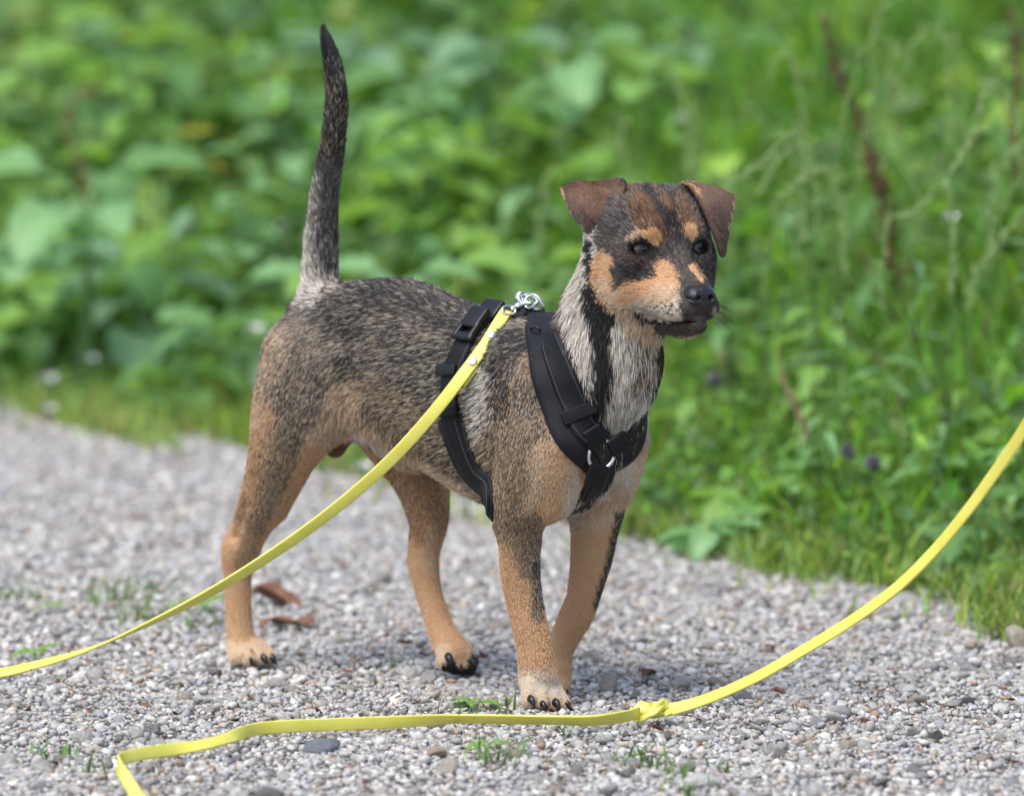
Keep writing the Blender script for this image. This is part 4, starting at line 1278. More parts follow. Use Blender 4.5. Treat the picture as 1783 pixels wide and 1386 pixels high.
add_tube('thumb_latch', catmull(np.array([at_y(920, 530, .063), at_y(925, 527, .060)]), 4), .0022, steel_mat, sh)

# where bands and leash end press on the coat
HARNESS_PTS = STRIPS
_hb = BVHTree.FromPolygons([tuple(v) for V, q in STRIPS for v in V],
                           [tuple(int(x) + o for x in f) for (V, q), o in zip(STRIPS, np.cumsum([0] + [len(V) for V, _ in STRIPS[:-1]])) for f in q])
_hv = np.vstack([V for V, _ in STRIPS])
def harness_clear(P, px):
    m = ((P > _hv.min(0) - .012) & (P < _hv.max(0) + .012)).all(1)
    out = np.ones(len(P), bool)
    for i in np.nonzero(m)[0]:
        if _hb.find_nearest(Vector(P[i]), .0012)[0] is not None: out[i] = False
    return out
# ------------------------------------------------------------------ fur: one strand system, grown after the harness is on
LEN = {'torso': .0092, 'neck': .0090, 'tail': .0066, 'rh': .0052, 'lh': .0032, 'rf': .0042, 'lf': .0026, 'rf_paw': .0022, 'rh_paw': .0024, 'lh_paw': .002,
       'lf_paw': .002, 'groin': .003, 'sheath': .009, 'head': .0042, 'ear': .0016}
def tri_split(V, Q):
    return np.vstack([Q[:, [0, 1, 2]], Q[:, [0, 2, 3]]])
def sample(V, Q, density, rng):
    T = tri_split(V, Q)
    a, b, c = V[T[:, 0]], V[T[:, 1]], V[T[:, 2]]
    n = np.cross(b - a, c - a); ar = np.linalg.norm(n, axis=1) * .5
    den = density if np.isscalar(density) else density[T[:, 0]]
    cdf = np.cumsum(ar * den); tot = cdf[-1]
    k = int(tot)
    pick = np.searchsorted(cdf, rng.random(k) * tot)
    u, v = rng.random(k), rng.random(k)
    sw = u + v > 1; u[sw] = 1 - u[sw]; v[sw] = 1 - v[sw]
    return a[pick] + u[:, None] * (b - a)[pick] + v[:, None] * (c - a)[pick], T[pick], u, v

def vnormals(V, Q):
    n = np.cross(V[Q[:, 2]] - V[Q[:, 0]], V[Q[:, 3]] - V[Q[:, 1]])
    out = np.zeros_like(V)
    for j in range(4): np.add.at(out, Q[:, j], n)
    return unit(out)

rng = np.random.default_rng(11)
DENS = {'torso': .62e6, 'neck': .75e6, 'tail': .8e6, 'rh': .8e6, 'lh': .8e6, 'rf': .9e6, 'lf': .8e6, 'head': 1.5e6, 'sheath': .8e6, 'groin': .6e6}
dens = np.array([DENS.get(g, 1.0e6) * 1.9 for g in dog_grp])
dn = vnormals(DV, DQ)
hp, ht, hu, hv = sample(DV, DQ, dens, rng)
hg = dog_grp[ht[:, 0]]
bl = lambda A: A[ht[:, 0]] * (1 - hu - hv)[:, None] + A[ht[:, 1]] * hu[:, None] + A[ht[:, 2]] * hv[:, None]
hn = unit(bl(dn)); hf = unit(bl(dog_flow))
HW = coat_weights(hp, hg)
hlen = np.array([LEN[g] for g in np.unique(hg)])[np.unique(hg, return_inverse=True)[1]]
hpx = to_px(hp)
def near_px(path, r, soft):
    d = np.full(len(hpx), 1e9)
    for a, b in zip(path[:-1], path[1:]):
        a, b = np.array(a, float), np.array(b, float); ab = b - a
        t = np.clip(((hpx - a) @ ab) / (ab @ ab + 1e-9), 0, 1)
        d = np.minimum(d, np.linalg.norm(hpx - a - t[:, None] * ab, axis=1))
    return np.clip(1 - (d - r) / soft, 0, 1)
is_head = hg == 'head'
loc = np.stack([(hp - HO) @ HF, (hp - HO) @ HL, (hp - HO) @ HU], 1)
# face: the hair grows back from the nose, short on the muzzle, none on lips, lids and nose
noser = np.linalg.norm(loc - np.array([.055, 0, -.042]), axis=1)
hf = np.where(is_head[:, None], unit(unit((loc - np.array([.06, 0, -.035])) * np.array([1, .9, .8])) @ HX), hf)
hlen = np.where(np.isin(hg, ['rh', 'rf']) & (hp[:, 2] < .16), np.minimum(hlen, .0030), hlen)
hlen = np.where(is_head, np.clip(.0014 + (noser - .02) * .055, .0012, .0062), hlen)
hlen = np.where(is_head & (loc[:, 2] < -.045) & (loc[:, 0] < -.005), hlen * 1.6, hlen)
keep = np.ones(len(hp), bool)
for ec, ed in EYE:
    dd = np.linalg.norm(hp - (ec + ed * .008), axis=1)
    keep &= dd > .0095
    hlen = np.where(dd < .020, np.minimum(hlen, .0022), hlen)
keep &= ~(is_head & (noser < .0155))
_um = np.interp(loc[:, 0], MF, MU)
keep &= ~(is_head & (loc[:, 0] > -.006) & (loc[:, 2] - _um < .0034) & (loc[:, 2] - _um > -.0026))
_ck = near_px([(1048, 440), (1046, 480), (1056, 525), (1090, 558), (1130, 580)], 24, 14)
hlen = np.where(_ck > .05, hlen * (1 - _ck) + np.minimum(hlen, .0036) * _ck, hlen)
# longer tufts: throat, flank, belly edge, back of the thigh
for path, r, soft, add in [([(1090, 600), (1100, 680), (1085, 740)], 40, 30, .008), ([(1005, 560), (1015, 640), (1030, 690)], 26, 20, .004),
                           ([(585, 735), (640, 750), (700, 785)], 12, 22, .005), ([(980, 890), (1070, 850)], 18, 20, .006), ([(530, 490), (540, 450)], 20, 30, .003)]:
    hlen = hlen + near_px(path, r, soft) * add * (~is_head)
# throat hair fans down and outwards, flank hair falls
hf = unit(hf + near_px([(1090, 600), (1095, 740)], 40, 30)[:, None] * (~is_head)[:, None] * np.array([.0, -.2, -1.2]))
hf = unit(hf + near_px([(600, 730), (700, 790)], 20, 26)[:, None] * np.array([.15, -.1, -1.4]))
# lowest centimetre of the toes stays bare
keep &= ~((hp[:, 2] < .006) & np.isin(hg, ['rf_paw', 'rh_paw', 'lh_paw', 'lf_paw']))
# under the harness the coat is pressed flat: no strands there
if HARNESS_PTS is not None:
    keep &= harness_clear(hp, hpx)
hp, hn, hf, hg, hlen, HW, hpx = [a[keep] for a in (hp, hn, hf, hg, hlen, HW, hpx)]

# ears get their own short hair
for ev, eq in ear_data:
    en = vnormals(ev, eq)
    p, t, u, v = sample(ev, eq, 3.5e6, rng)
    n_ = unit(en[t[:, 0]])
    tip = at_y(1024, 405, -.04) if ev is ear_data[0][0] else at_y(1258, 446, -.03)
    f_ = unit(tip - p)
    hp = np.vstack([hp, p]); hn = np.vstack([hn, n_]); hf = np.vstack([hf, f_])
    hlen = np.r_[hlen, np.full(len(p), .0018)]
    hg = np.r_[hg, np.full(len(p), 'ear')]
    HW = np.vstack([HW, coat_weights(p, np.full(len(p), 'ear'))])
nh = len(hp)

# clumps: hairs that share a small cell share a tint and lean together
cell = np.floor((hp - hp.min(0)) / np.where(np.isin(hg, ['torso', 'neck', 'sheath']), .0027, .0018)[:, None] + .35 * np.sin(hp[:, [1, 2, 0]] * 700)).astype(np.int64)
cid = (cell[:, 0] * 73856093) ^ (cell[:, 1] * 19349663) ^ (cell[:, 2] * 83492791)
def hrand(ids, salt):
    x = (ids ^ (salt * 2654435761)) & 0x7fffffff
    x = (x * 1103515245 + 12345) & 0x7fffffff
    x = ((x >> 13) ^ x) & 0x7fffffff
    x = (x * 69069 + 1) & 0x7fffffff
    return (x % 100003) / 100003.0
own = rng.random(nh) < .58
r1 = np.where(own, rng.random(nh), hrand(cid, 1))
r2 = np.where(own, rng.random(nh), hrand(cid, 2))
cw = np.cumsum(HW / HW.sum(1, keepdims=True), 1)
k1 = (r1[:, None] > cw).sum(1).clip(0, len(CK) - 1)
hc = np.zeros((nh, 3))
for i, kk in enumerate(CK):
    m = k1 == i
    if not m.any(): continue
    sh = np.cumsum([w for _, w in CLS[kk]]); cols = np.array([c for c, _ in CLS[kk]])
    hc[m] = cols[(r2[m][:, None] * .9999 > sh).sum(1).clip(0, len(cols) - 1)]
hc *= (1 + np.where(np.isin(hg, ['torso', 'neck', 'sheath', 'tail', 'head']), .17, .09) * rng.standard_normal(nh)).clip(.5, 1.6)[:, None]

hf = hf - (hf * hn).sum(1, keepdims=True) * hn
hf = unit(hf)
jit = rng.standard_normal((nh, 3)) * .11 + (np.stack([hrand(cid, s) for s in (5, 6, 7)], 1) - .5) * .26
hf = unit(hf + jit)
hlen = hlen * (.7 + .5 * rng.random(nh))
lift = np.where(np.isin(hg, ['head', 'ear']), .16, .17) * (.6 + .8 * rng.random(nh))
NPT = 5
hlen = np.where((hg == 'head') & ((hp - HO) @ HF > .0) & ((hp - HO) @ HU < -.050), np.minimum(hlen, .0022), hlen)
root_in = np.where(np.isin(hg, ['head', 'ear']), .0, .0003)
tt = np.linspace(0, 1, NPT)
pos = np.zeros((nh, NPT, 3), np.float32)
for i, t in enumerate(tt):
    pos[:, i] = hp + hf * (hlen * (t ** 1.05))[:, None] + hn * (hlen * lift * (t - .62 * t * t) * 1.9)[:, None] - hn * root_in[:, None]
rad0 = np.where(np.isin(hg, ['head', 'ear']), .00014, np.where(np.isin(hg, ['torso', 'neck', 'sheath']), .00020, .00017))
rad = rad0[:, None] * np.array([1, .95, .85, .6, .18])[None, :]
# whiskers
wk = []
for s in (1, -1):
    for q in range(9):
        b0 = H(.030 - .005 * (q % 3), s * (.0265 - .002 * (q // 3)), -.050 - .0045 * (q // 3))
        dr = unit(HF * (.30 - .25 * (q % 3)) + HL * s * 1.0 + HU * (-.25 - .15 * (q // 3)))
        L_ = .026 + .012 * ((q * 7) % 5) / 5
        wk.append([b0 + dr * L_ * t - HU * .006 * t * t for t in tt])
wk.append([H(.030, 0, -.082) + (HF * .1 - HU) * .014 * t for t in tt])
pos = np.concatenate([pos, np.array(wk, np.float32)])
rad = np.concatenate([rad, np.tile(np.array([.00028, .00024, .0002, .00014, .00006]), (len(wk), 1))])
hc = np.concatenate([hc, np.full((len(wk), 3), .012)])
hnn = np.concatenate([hn, np.zeros((len(wk), 3)) + np.array([0, -1, 0])])
nh = len(pos)
hcv = bpy.data.hair_curves.new('fur')
hcv.add_curves([NPT] * nh)
hcv.attributes['position'].data.foreach_set('vector', np.ascontiguousarray(pos, np.float32).ravel())
ra = hcv.attributes.get('radius') or hcv.attributes.new('radius', 'FLOAT', 'POINT')
ra.data.foreach_set('value', np.ascontiguousarray(rad, np.float32).ravel())
ca = hcv.attributes.new('coat', 'FLOAT_COLOR', 'POINT')
hcp = np.ones((nh, NPT, 4), np.float32)
_gr_ = np.where(np.isin(np.r_[hg, np.full(nh - len(hg), 'head')], ['torso', 'neck', 'sheath', 'tail'])[:, None], np.array([.72, .88, 1.0, 1.12, 1.2]), np.array([.92, .96, 1.0, 1.04, 1.07]))
hcp[:, :, :3] = (hc[:, None, :] * _gr_[:, :, None]).clip(0, 1)      # hairs are paler towards the tip
ca.data.foreach_set('color', hcp.ravel())
fur_mat, _nt, _b = new_mat('fur')
_at = _nt.nodes.new('ShaderNodeAttribute'); _at.attribute_name = 'coat'
_nt.links.new(_at.outputs['Color'], _b.inputs['Base Color'])
_b.inputs['Roughness'].default_value = .38
_b.inputs['Specular IOR Level'].default_value = .5
hcv.materials.append(fur_mat)
fur = bpy.data.objects.new('fur', hcv)
COL.objects.link(fur)
fur.parent = dog
fur.matrix_parent_inverse = Matrix.Translation(-Vector(dog.location))
# ================================================================== vegetation
pr = np.random.default_rng(5)
def leaf_mat_attr(name, trans=.35, rough=.5, attr='tint'):
    m, nt, b = new_mat(name)
    at = nt.nodes.new('ShaderNodeAttribute'); at.attribute_name = attr
    nt.links.new(at.outputs['Color'], b.inputs['Base Color'])
    b.inputs['Roughness'].default_value = rough
    b.inputs['Specular IOR Level'].default_value = .45
    tr = nt.nodes.new('ShaderNodeBsdfTranslucent')
    hs = nt.nodes.new('ShaderNodeHueSaturation'); hs.inputs['Hue'].default_value = .485; hs.inputs['Saturation'].default_value = 1.1; hs.inputs['Value'].default_value = 1.9
    nt.links.new(at.outputs['Color'], hs.inputs['Color']); nt.links.new(hs.outputs[0], tr.inputs['Color'])
    mx = nt.nodes.new('ShaderNodeMixShader'); mx.inputs[0].default_value = trans
    out = nt.nodes['Material Output']
    nt.links.new(b.outputs[0], mx.inputs[1]); nt.links.new(tr.outputs[0], mx.inputs[2]); nt.links.new(mx.outputs[0], out.inputs['Surface'])
    return m
veg_mat = leaf_mat_attr('foliage')

GREENS = np.array([(.062, .140, .023), (.110, .225, .036), (.160, .300, .046), (.095, .195, .058), (.215, .325, .052), (.140, .260, .100)])

def in_view(x, y, z, mg=60):
    p = to_px(np.stack([x, y, z], 1))
    return (p[:, 0] > -mg) & (p[:, 0] < 1783 + mg) & (p[:, 1] > -mg - 60) & (p[:, 1] < 1386 + mg)

def bank_points(n, dmin, dmax, rng, power=1.0, zoff=.1, clump=0.0, salt=0.0):
    """Random points on the green side whose distance from the gravel lies in dmin..dmax, in sight of the camera."""
    ox, oy = [], []
    got = 0
    while got < n:
        y = rng.uniform(.2, 9.5, n * 2); x = rng.uniform(-1, 1, n * 2) * (.5 * (y + 6.5) / 6.5 + .1)
        d = edge_dist(x, y)
        m = (d > dmin) & (d < dmax) & (rng.random(len(d)) < np.clip((dmax - d) / (dmax - dmin), 0, 1) ** (power - 1))
        x, y = x[m], y[m]
        cl = np.sin(x * 9.1 + 2.1 * np.sin(y * 3.7)) + np.sin(y * 6.3 + 1.7 * np.sin(x * 5.1 + salt)) + np.sin((x - y) * 4.1 + salt)
        v = in_view(x, y, terrain(x, y) + zoff, 120) & (rng.random(len(x)) < np.clip(.62 + clump * cl, .02, 1))
        ox.append(x[v]); oy.append(y[v]); got += v.sum()
    return np.concatenate(ox)[:n], np.concatenate(oy)[:n]

def blades(x, y, z, h, w, lean, rng, cols, nseg=3):
    """Curved tapering blades as strips: returns vertices, quads, colours."""
    n = len(x); a = rng.uniform(0, 2 * np.pi, n)
    dirv = np.stack([np.cos(a), np.sin(a), np.zeros(n)], 1)
    wa = a + np.pi / 2 + rng.normal(0, .5, n)
    wv = np.stack([np.cos(wa), np.sin(wa), np.zeros(n)], 1)
    V = np.zeros((n, nseg + 1, 2, 3))
    for i, t in enumerate(np.linspace(0, 1, nseg + 1)):
        c = np.stack([x, y, z], 1) + dirv * (lean * h * t ** 2)[:, None] + np.array([0, 0, 1.0]) * (h * (t - .35 * lean * t * t))[:, None]
        ww = (w * (1 - t ** 1.5 * .94))[:, None] * wv * .5
        V[:, i, 0] = c - ww; V[:, i, 1] = c + ww
    base = (np.arange(n) * (nseg + 1) * 2)[:, None]
    q = []
    for i in range(nseg):
        q.append(np.concatenate([base + 2 * i, base + 2 * i + 1, base + 2 * i + 3, base + 2 * i + 2], 1))
    return V.reshape(-1, 3), np.vstack(q), np.repeat(cols, (nseg + 1) * 2, 0)

def leaf_cards(P, size, rng, cols, up=.45, aspect=.5):
    """Small folded leaves, six faces each, in every direction but mostly facing up and out."""
    n = len(P); asp = aspect * rng.uniform(.6, 1.25, n)
    nrm = unit(rng.standard_normal((n, 3)) * .85 + np.array([0, -.35, up + .5]))
    d = rng.standard_normal((n, 3)); d = unit(d - (d * nrm).sum(1, keepdims=True) * nrm)
    s = np.cross(nrm, d)
    prof = [(0, .10), (.28, .85), (.60, .9), (1, .04)]
    V = np.zeros((n, 4, 3, 3))
    for i, (t, w) in enumerate(prof):
        c = P + d * (size * (t - .4))[:, None] - nrm * (size * .22 * t * t)[:, None]
        hw = (size * asp * .5 * w)[:, None]
        V[:, i, 0] = c - s * hw + nrm * hw * .35; V[:, i, 1] = c; V[:, i, 2] = c + s * hw + nrm * hw * .35
    b = (np.arange(n) * 12)[:, None]; q = []
    for i in range(3):
        for j in range(2):
            q.append(np.concatenate([b + 3 * i + j, b + 3 * i + j + 1, b + 3 * i + j + 4, b + 3 * i + j + 3], 1))
    return V.reshape(-1, 3), np.vstack(q), np.repeat(cols, 12, 0)

def pick_cols(n, rng, w=None, var=.34):
    c = GREENS[rng.choice(len(GREENS), n, p=w)]
    return c * np.exp(rng.normal(0, var, (n, 1))) * np.array([1, 1, 1]) * (1 + rng.normal(0, .06, (n, 3)))

def stuff(name, V, q, C, mat=veg_mat):
    me = np_mesh(name, V, q); set_color(me, 'tint', C.clip(0, 1))
    return tag(link(name, me, mat), kind='stuff')

def bank_beyond(n, dmin, dmax, rng):
    """The bank to both sides of what the camera sees."""
    x = rng.uniform(-2.8, 2.4, n * 6); y = rng.uniform(-1.0, 7.5, n * 6); d = edge_dist(x, y)
    m = (d > dmin) & (d < dmax) & ~in_view(x, y, terrain(x, y) + .1, 120)
    return x[m][:n], y[m][:n]
def with_beyond(p, n, dmin, dmax, rng):
    q = bank_beyond(n, dmin, dmax, rng)
    return np.r_[p[0], q[0]], np.r_[p[1], q[1]]
# verge: short bright grass and clover along the gravel, ragged into the path
x, y = with_beyond(bank_points(26000, -.16, .55, pr, 1.5, .03, .30, 2.0), 9000, -.04, .5, pr)
d = edge_dist(x, y)
keepm = pr.random(len(x)) < np.clip((d + .05 + .09 * np.sin(x * 13 + 2 * np.sin(y * 5)) * np.sin(x * 29 + y * 11)) / .12, .015, 1)
x, y, d = x[keepm], y[keepm], d[keepm]
h = pr.uniform(.015, .055, len(x)) * (1 + d.clip(0, .6) * 2.2)
V, q, C = blades(x, y, terrain(x, y) - .004, h, pr.uniform(.0022, .0052, len(x)), pr.uniform(.2, 1.0, len(x)), pr,
                 np.where(pr.random((len(x), 1)) < .10, np.array([[.30, .25, .12]]), pick_cols(len(x), pr, [.10, .22, .25, .08, .25, .10]) * np.array([1.18, 1.02, 1.0])))
stuff('verge_grass', V, q, C)
# taller grass through the whole bank
x, y = with_beyond(bank_points(24000, .10, 3.6, pr, 1.3, .15, .30, 1.0), 9000, .1, 2.6, pr)
d = edge_dist(x, y)
rightw = np.clip((to_px(np.stack([x, y, terrain(x, y)], 1))[:, 0] - 650) / 500, .35, 1)
h = pr.uniform(.12, .44, len(x)) * np.clip(.16 + d * .75, 0, 1) * rightw
V, q, C = blades(x, y, terrain(x, y) - .01, h, pr.uniform(.0025, .0065, len(x)), pr.uniform(.15, 1.1, len(x)), pr, np.where(pr.random((len(x), 1)) < .07, np.array([[.26, .22, .10]]), pick_cols(len(x), pr, [.25, .28, .17, .12, .10, .08], .42) * np.array([.95, 1.12, .72])), 5)
stuff('long_grass', V, q, C)
# low herbs and leaves that nobody could count
x, y = with_beyond(bank_points(24000, .03, 3.6, pr, 1.2, .12, .38, 3.0), 12000, .05, 2.8, pr)
d = edge_dist(x, y)
hz = pr.uniform(0, 1, len(x)) ** 1.4 * np.clip(.02 + d * .17, .02, .20)
P = np.stack([x, y, terrain(x, y) + hz], 1)
V, q, C = leaf_cards(P, pr.uniform(.016, .046, len(x)) * (.50 + 1.30 * np.clip(d, 0, 2.0)), pr, pick_cols(len(x), pr, [.2, .25, .15, .2, .1, .1], .3), aspect=.6)
stuff('undergrowth', V, q, C)

# ------------------------------------------------------------------ single plants
def leaf_mesh(name, L, W, droop, col, stalk=0.0, wave=.06, heart=.0, nu=8):
    """One large leaf: stalk, then a blade with a sunken midrib; grows along +X from its root, faces up."""
    V, C = [], []; rows = []
    for i in range(nu + 1):
        t = i / nu
        w = W * .5 * (math.sin(math.pi * min(1, (t * (1 - heart) + heart * .5) ** .75)) ** .8 if 0 < t < 1 else (.02 if t >= 1 else .05 + heart))
        zx = -droop * L * t * t; xx = stalk + L * t * (1 - .2 * droop * t)
        row = []
        for j, s in enumerate((-1, -.55, 0, .55, 1)):
            row.append(len(V))
            V.append((xx + (-.10 * L * heart * 2 if abs(s) == 1 and i < 2 else 0), s * w, zx + abs(s) * w * .38 - (.0 if s else .03 * W) + wave * W * math.sin(t * 17 + s * 2) * abs(s) + stalk * .9))
            C.append(np.array(col) * (1.25 if s == 0 else (.92 + .12 * ((i + j) % 2))))
        rows.append(row)
    q = [(rows[i][j], rows[i + 1][j], rows[i + 1][j + 1], rows[i][j + 1]) for i in range(nu) for j in range(4)]
    V = np.array(V)
    if stalk > 0:
        P = catmull(np.array([(0, 0, 0), (stalk * .35, 0, stalk * .62), (stalk + .02 * L, 0, stalk * .9 - .0)]), 6)
        tv, tq = tube(P, np.linspace(.0032, .0022, 6), ns=6)
        q += [tuple(int(a) + len(V) for a in f) for f in tq]
        C += [np.array(col) * 1.1] * len(tv); V = np.vstack([V, tv])
    me = np_mesh(name, V, np.array(q)); set_color(me, 'tint', np.array(C).clip(0, 1)); me.materials.append(veg_mat)
    me.polygons.foreach_set('use_smooth', np.ones(len(me.polygons), bool))
    return me
def add_part(name, me, parent, loc=(0, 0, 0), rot=(0, 0, 0), sc=1.0):
    o = bpy.data.objects.new(name, me); COL.objects.link(o); o.parent = parent
    o.location = loc; o.rotation_euler = rot; o.scale = (sc,) * 3 if np.isscalar(sc) else sc
    return o
PALE = (.20, .37, .155); MID = (.105, .225, .060); BRIGHT = (.19, .35, .075); DEEP = (.050, .120, .030); YEL = (.28, .29, .06); BLUE = (.18, .31, .17)
LEAFM = {}
for nm, col in (('pale', PALE), ('mid', MID), ('bright', BRIGHT), ('deep', DEEP), ('yellow', YEL), ('blue', BLUE)):
    LEAFM[nm, 'broad'] = [leaf_mesh('leaf', .13, .105, dr, col, .07, heart=.25) for dr in (.15, .35, .6)]
    LEAFM[nm, 'oval'] = [leaf_mesh('leaf', .10, .055, dr, col, .018) for dr in (.2, .45, .7)]
    LEAFM[nm, 'narrow'] = [leaf_mesh('leaf', .11, .026, dr, col, .006) for dr in (.2, .5, .8)]

def site(px, py, y):
    top = at_y(px, py, y); z0 = float(terrain(np.array([top[0]]), np.array([y]))[0])
    return top, z0
def rosette(px, py, y, kind, n, size, label, group, seed, lo=.15):
    """A broad-leaved plant: leaves on long stalks from one crown, the tallest reaching the given photo pixel."""
    r = np.random.default_rng(seed); top, z0 = site(px, py, y)
    o = empty('broadleaf_plant', (top[0], y, z0 - .01)); tag(o, label, 'plant', group)
    H_ = max(top[2] - z0, .06)
    for i in range(n):
        a = 2 * math.pi * (i / n) + r.uniform(-.4, .4); f = r.uniform(lo, 1) if i else 1
        s = size * r.uniform(.75, 1.15)
        tilt = r.uniform(-.35, .35)
        hgt = H_ * f - .063 * s
        st = max(hgt, .01)
        add_part('leaf', LEAFM[kind, 'broad'][i % 3], o, (.0, 0, max(hgt - .01, 0)), (r.uniform(-.3, .3), tilt, a), s)
        # stalk from the crown to the leaf
        if st > .03:
            P = catmull(np.array([(math.cos(a) * .01, math.sin(a) * .01, 0), (math.cos(a) * .004, math.sin(a) * .004, st * .6), (0, 0, st)]), 5)
            V, q = tube(P, .0035, ns=5); me = np_mesh('stalk', V, q); set_color(me, 'tint', np.full((len(V), 3), 1.) * np.array(MID)); link_local('stalk', me, veg_mat, o)
    return o
def link_local(name, me, mat, parent):
    me.materials.append(mat); me.polygons.foreach_set('use_smooth', np.ones(len(me.polygons), bool))
    o = bpy.data.objects.new(name, me); COL.objects.link(o); o.parent = parent
    return o
def weed(px, py, y, kind, shape, n, size, label, group, seed, lean=.15, stemcol=(.08, .12, .04)):
    """An upright weed: one stem with leaves all the way up."""
    r = np.random.default_rng(seed); top, z0 = site(px, py, y)
    o = empty('leafy_weed', (top[0], y, z0 - .01)); tag(o, label, 'plant', group)
    H_ = max(top[2] - z0, .08); a0 = r.uniform(0, 6.28)
    P = catmull(np.array([(math.cos(a0) * lean * H_, math.sin(a0) * lean * H_ * .5, 0), (math.cos(a0) * lean * H_ * .4, 0, H_ * .5), (0, 0, H_)]), 8)
    V, q = tube(P, np.linspace(.0035, .0014, 8), ns=6); me = np_mesh('stem', V, q); set_color(me, 'tint', np.full((len(V), 3), 1.) * np.array(stemcol)); link_local('stem', me, veg_mat, o)
    for i in range(n):
        t = .12 + .88 * (i + .5) / n; p = [np.interp(t, np.linspace(0, 1, 8), P[:, c]) for c in range(3)]
        a = i * 2.4 + r.uniform(-.3, .3)
        add_part('leaf', LEAFM[kind, shape][r.integers(3)], o, p, (r.uniform(-.2, .2), r.uniform(-.5, .25), a), size * r.uniform(.7, 1.2) * (1.1 - .55 * t))
    return o
bankg = 'broad-leaved plants on the bank'
R_ = [  # px, py, y, kind, leaves, size, label
    (150, 275, 3.5, 'pale', 6, 1.35, 'large pale green broad-leaved plant left of the tail, highest of the big pale leaves'),
    (30, 355, 3.4, 'pale', 5, 1.15, 'pale broad-leaved plant cut by the left edge below the tallest big leaf'),
    (240, 440, 3.1, 'blue', 6, 1.1, 'blue-green broad-leaved plant low on the bank left of the rump'),
    (400, 470, 2.9, 'pale', 7, 1.1, 'pale broad-leaved plant directly left of the root of the tail'),
    (60, 500, 3.2, 'mid', 5, .9, 'mid green low plant at the left edge above the white flower by the path'),
    (330, 565, 2.75, 'mid', 6, .8, 'small mid green rosette between the rump and the far gravel edge'),
    (760, 415, 2.6, 'bright', 6, 1.0, 'bright green broad-leaved plant just above the middle of the back'),
    (690, 445, 2.4, 'pale', 5, .9, 'pale green leaves right of the tail root, low behind the back'),
    (930, 440, 2.3, 'bright', 6, .9, 'bright plant behind the neck, left of the cheek'),
    (620, 35, 4.6, 'blue', 7, 1.15, 'blue-green plant right of the tail tip at the top edge'),
    (740, 70, 4.4, 'pale', 7, 1.1, 'pale plant with wide leaves at the top, second to the right of the tail tip'),
    (860, 45, 4.3, 'blue', 7, 1.1, 'blue-green plant at the top between tail and head'),
    (800, 165, 4.0, 'bright', 6, 1.0, 'bright green plant halfway between the tail and the head, under the top row'),
    (1010, 60, 4.0, 'pale', 7, 1.0, 'pale green plant at the top above the folded ear'),
    (1120, 110, 3.7, 'bright', 7, 1.0, 'bright broad-leaved plant above the top of the head'),
    (1230, 45, 3.7, 'mid', 6, 1.0, 'mid green plant at the top edge right of the head'),
    (460, 130, 4.6, 'mid', 6, 1.0, 'mid green plant left of the dark upper half of the tail'),
    (250, 60, 4.8, 'mid', 6, 1.0, 'dark-looking plant at the top in the upper left corner area'),
    (90, 120, 4.6, 'bright', 6, .9, 'small bright plant near the top left corner'),
    (1570, 280, 2.4, 'pale', 3, .75, 'single pale leafy plant among the seed heads beside the reddish dock stems'),
    (1700, 840, .95, 'mid', 6, .55, 'round-leaved low plant near the right edge behind the rising leash'),
    (1310, 800, 1.25, 'bright', 6, .55, 'bright low rosette right of the chest on the verge'),
    (1240, 870, 1.15, 'pale', 5, .45, 'small pale rosette on the verge right of the far fore leg'),
    (290, 215, 3.9, 'yellow', 4, .75, 'yellowing plant above the large pale leaves, left of the tail'),
]
for i, (px, py, y, k, n, s, lab) in enumerate(R_): rosette(px, py, y - (.7 if y > 3.4 else .15 if y > 2 else 0), k, n + 2, s * (.68 if y > 1.5 else .8), lab, bankg, 100 + i)
wr = np.random.default_rng(77)
# leafy weeds filling the bank: too alike and too blurred to tell apart
LANDMARKS = [(560, 45, 'the tail tip'), (580, 190, 'the dark upper tail'), (560, 400, 'the lower tail'), (480, 600, 'the rump'), (700, 480, 'the middle of the back'),
             (905, 515, 'the leash clip'), (1000, 330, 'the folded ear'), (1150, 310, 'the top of the head'), (1275, 390, 'the hanging ear'), (1240, 540, 'the nose'),
             (1165, 690, 'the chest straps'), (1110, 870, 'the far fore leg'), (1480, 230, 'the dock stems'), (1690, 880, 'the rising leash'), (1783, 250, 'the right edge'),
             (0, 180, 'the left edge'), (190, 330, 'the biggest pale leaves'), (60, 660, 'the far gravel edge'), (1460, 1000, 'the near gravel edge'), (300, 0, 'the top edge left of the tail'),
             (800, 0, 'the top edge between tail and head'), (1300, 0, 'the top edge right of the head'), (1500, 600, 'the middle of the right bank')]
used_labels = set()
def place_label(what, p):
    order_ = sorted(LANDMARKS, key=lambda q: (q[0] - p[0]) ** 2 + (q[1] - p[1]) ** 2)
    for lx, ly, nm in order_[:5]:
        dx, dy = p[0] - lx, p[1] - ly; r = math.hypot(dx, dy)
        if abs(dx) > 2 * abs(dy): di = 'right of' if dx > 0 else 'left of'
        elif abs(dy) > 2 * abs(dx): di = 'below' if dy > 0 else 'above'
        else: di = ('lower' if dy > 0 else 'upper') + (' right of' if dx > 0 else ' left of')
        for ad in (('directly',) if r < 60 else ('close',) if r < 140 else ('further',)):
            lab = f'{what}, {ad} {di} {nm}'
            if lab not in used_labels:
                used_labels.add(lab); return lab
    lab = f'{what} on the bank, hidden among others near {order_[0][2]}'
    return lab
cnt = 0
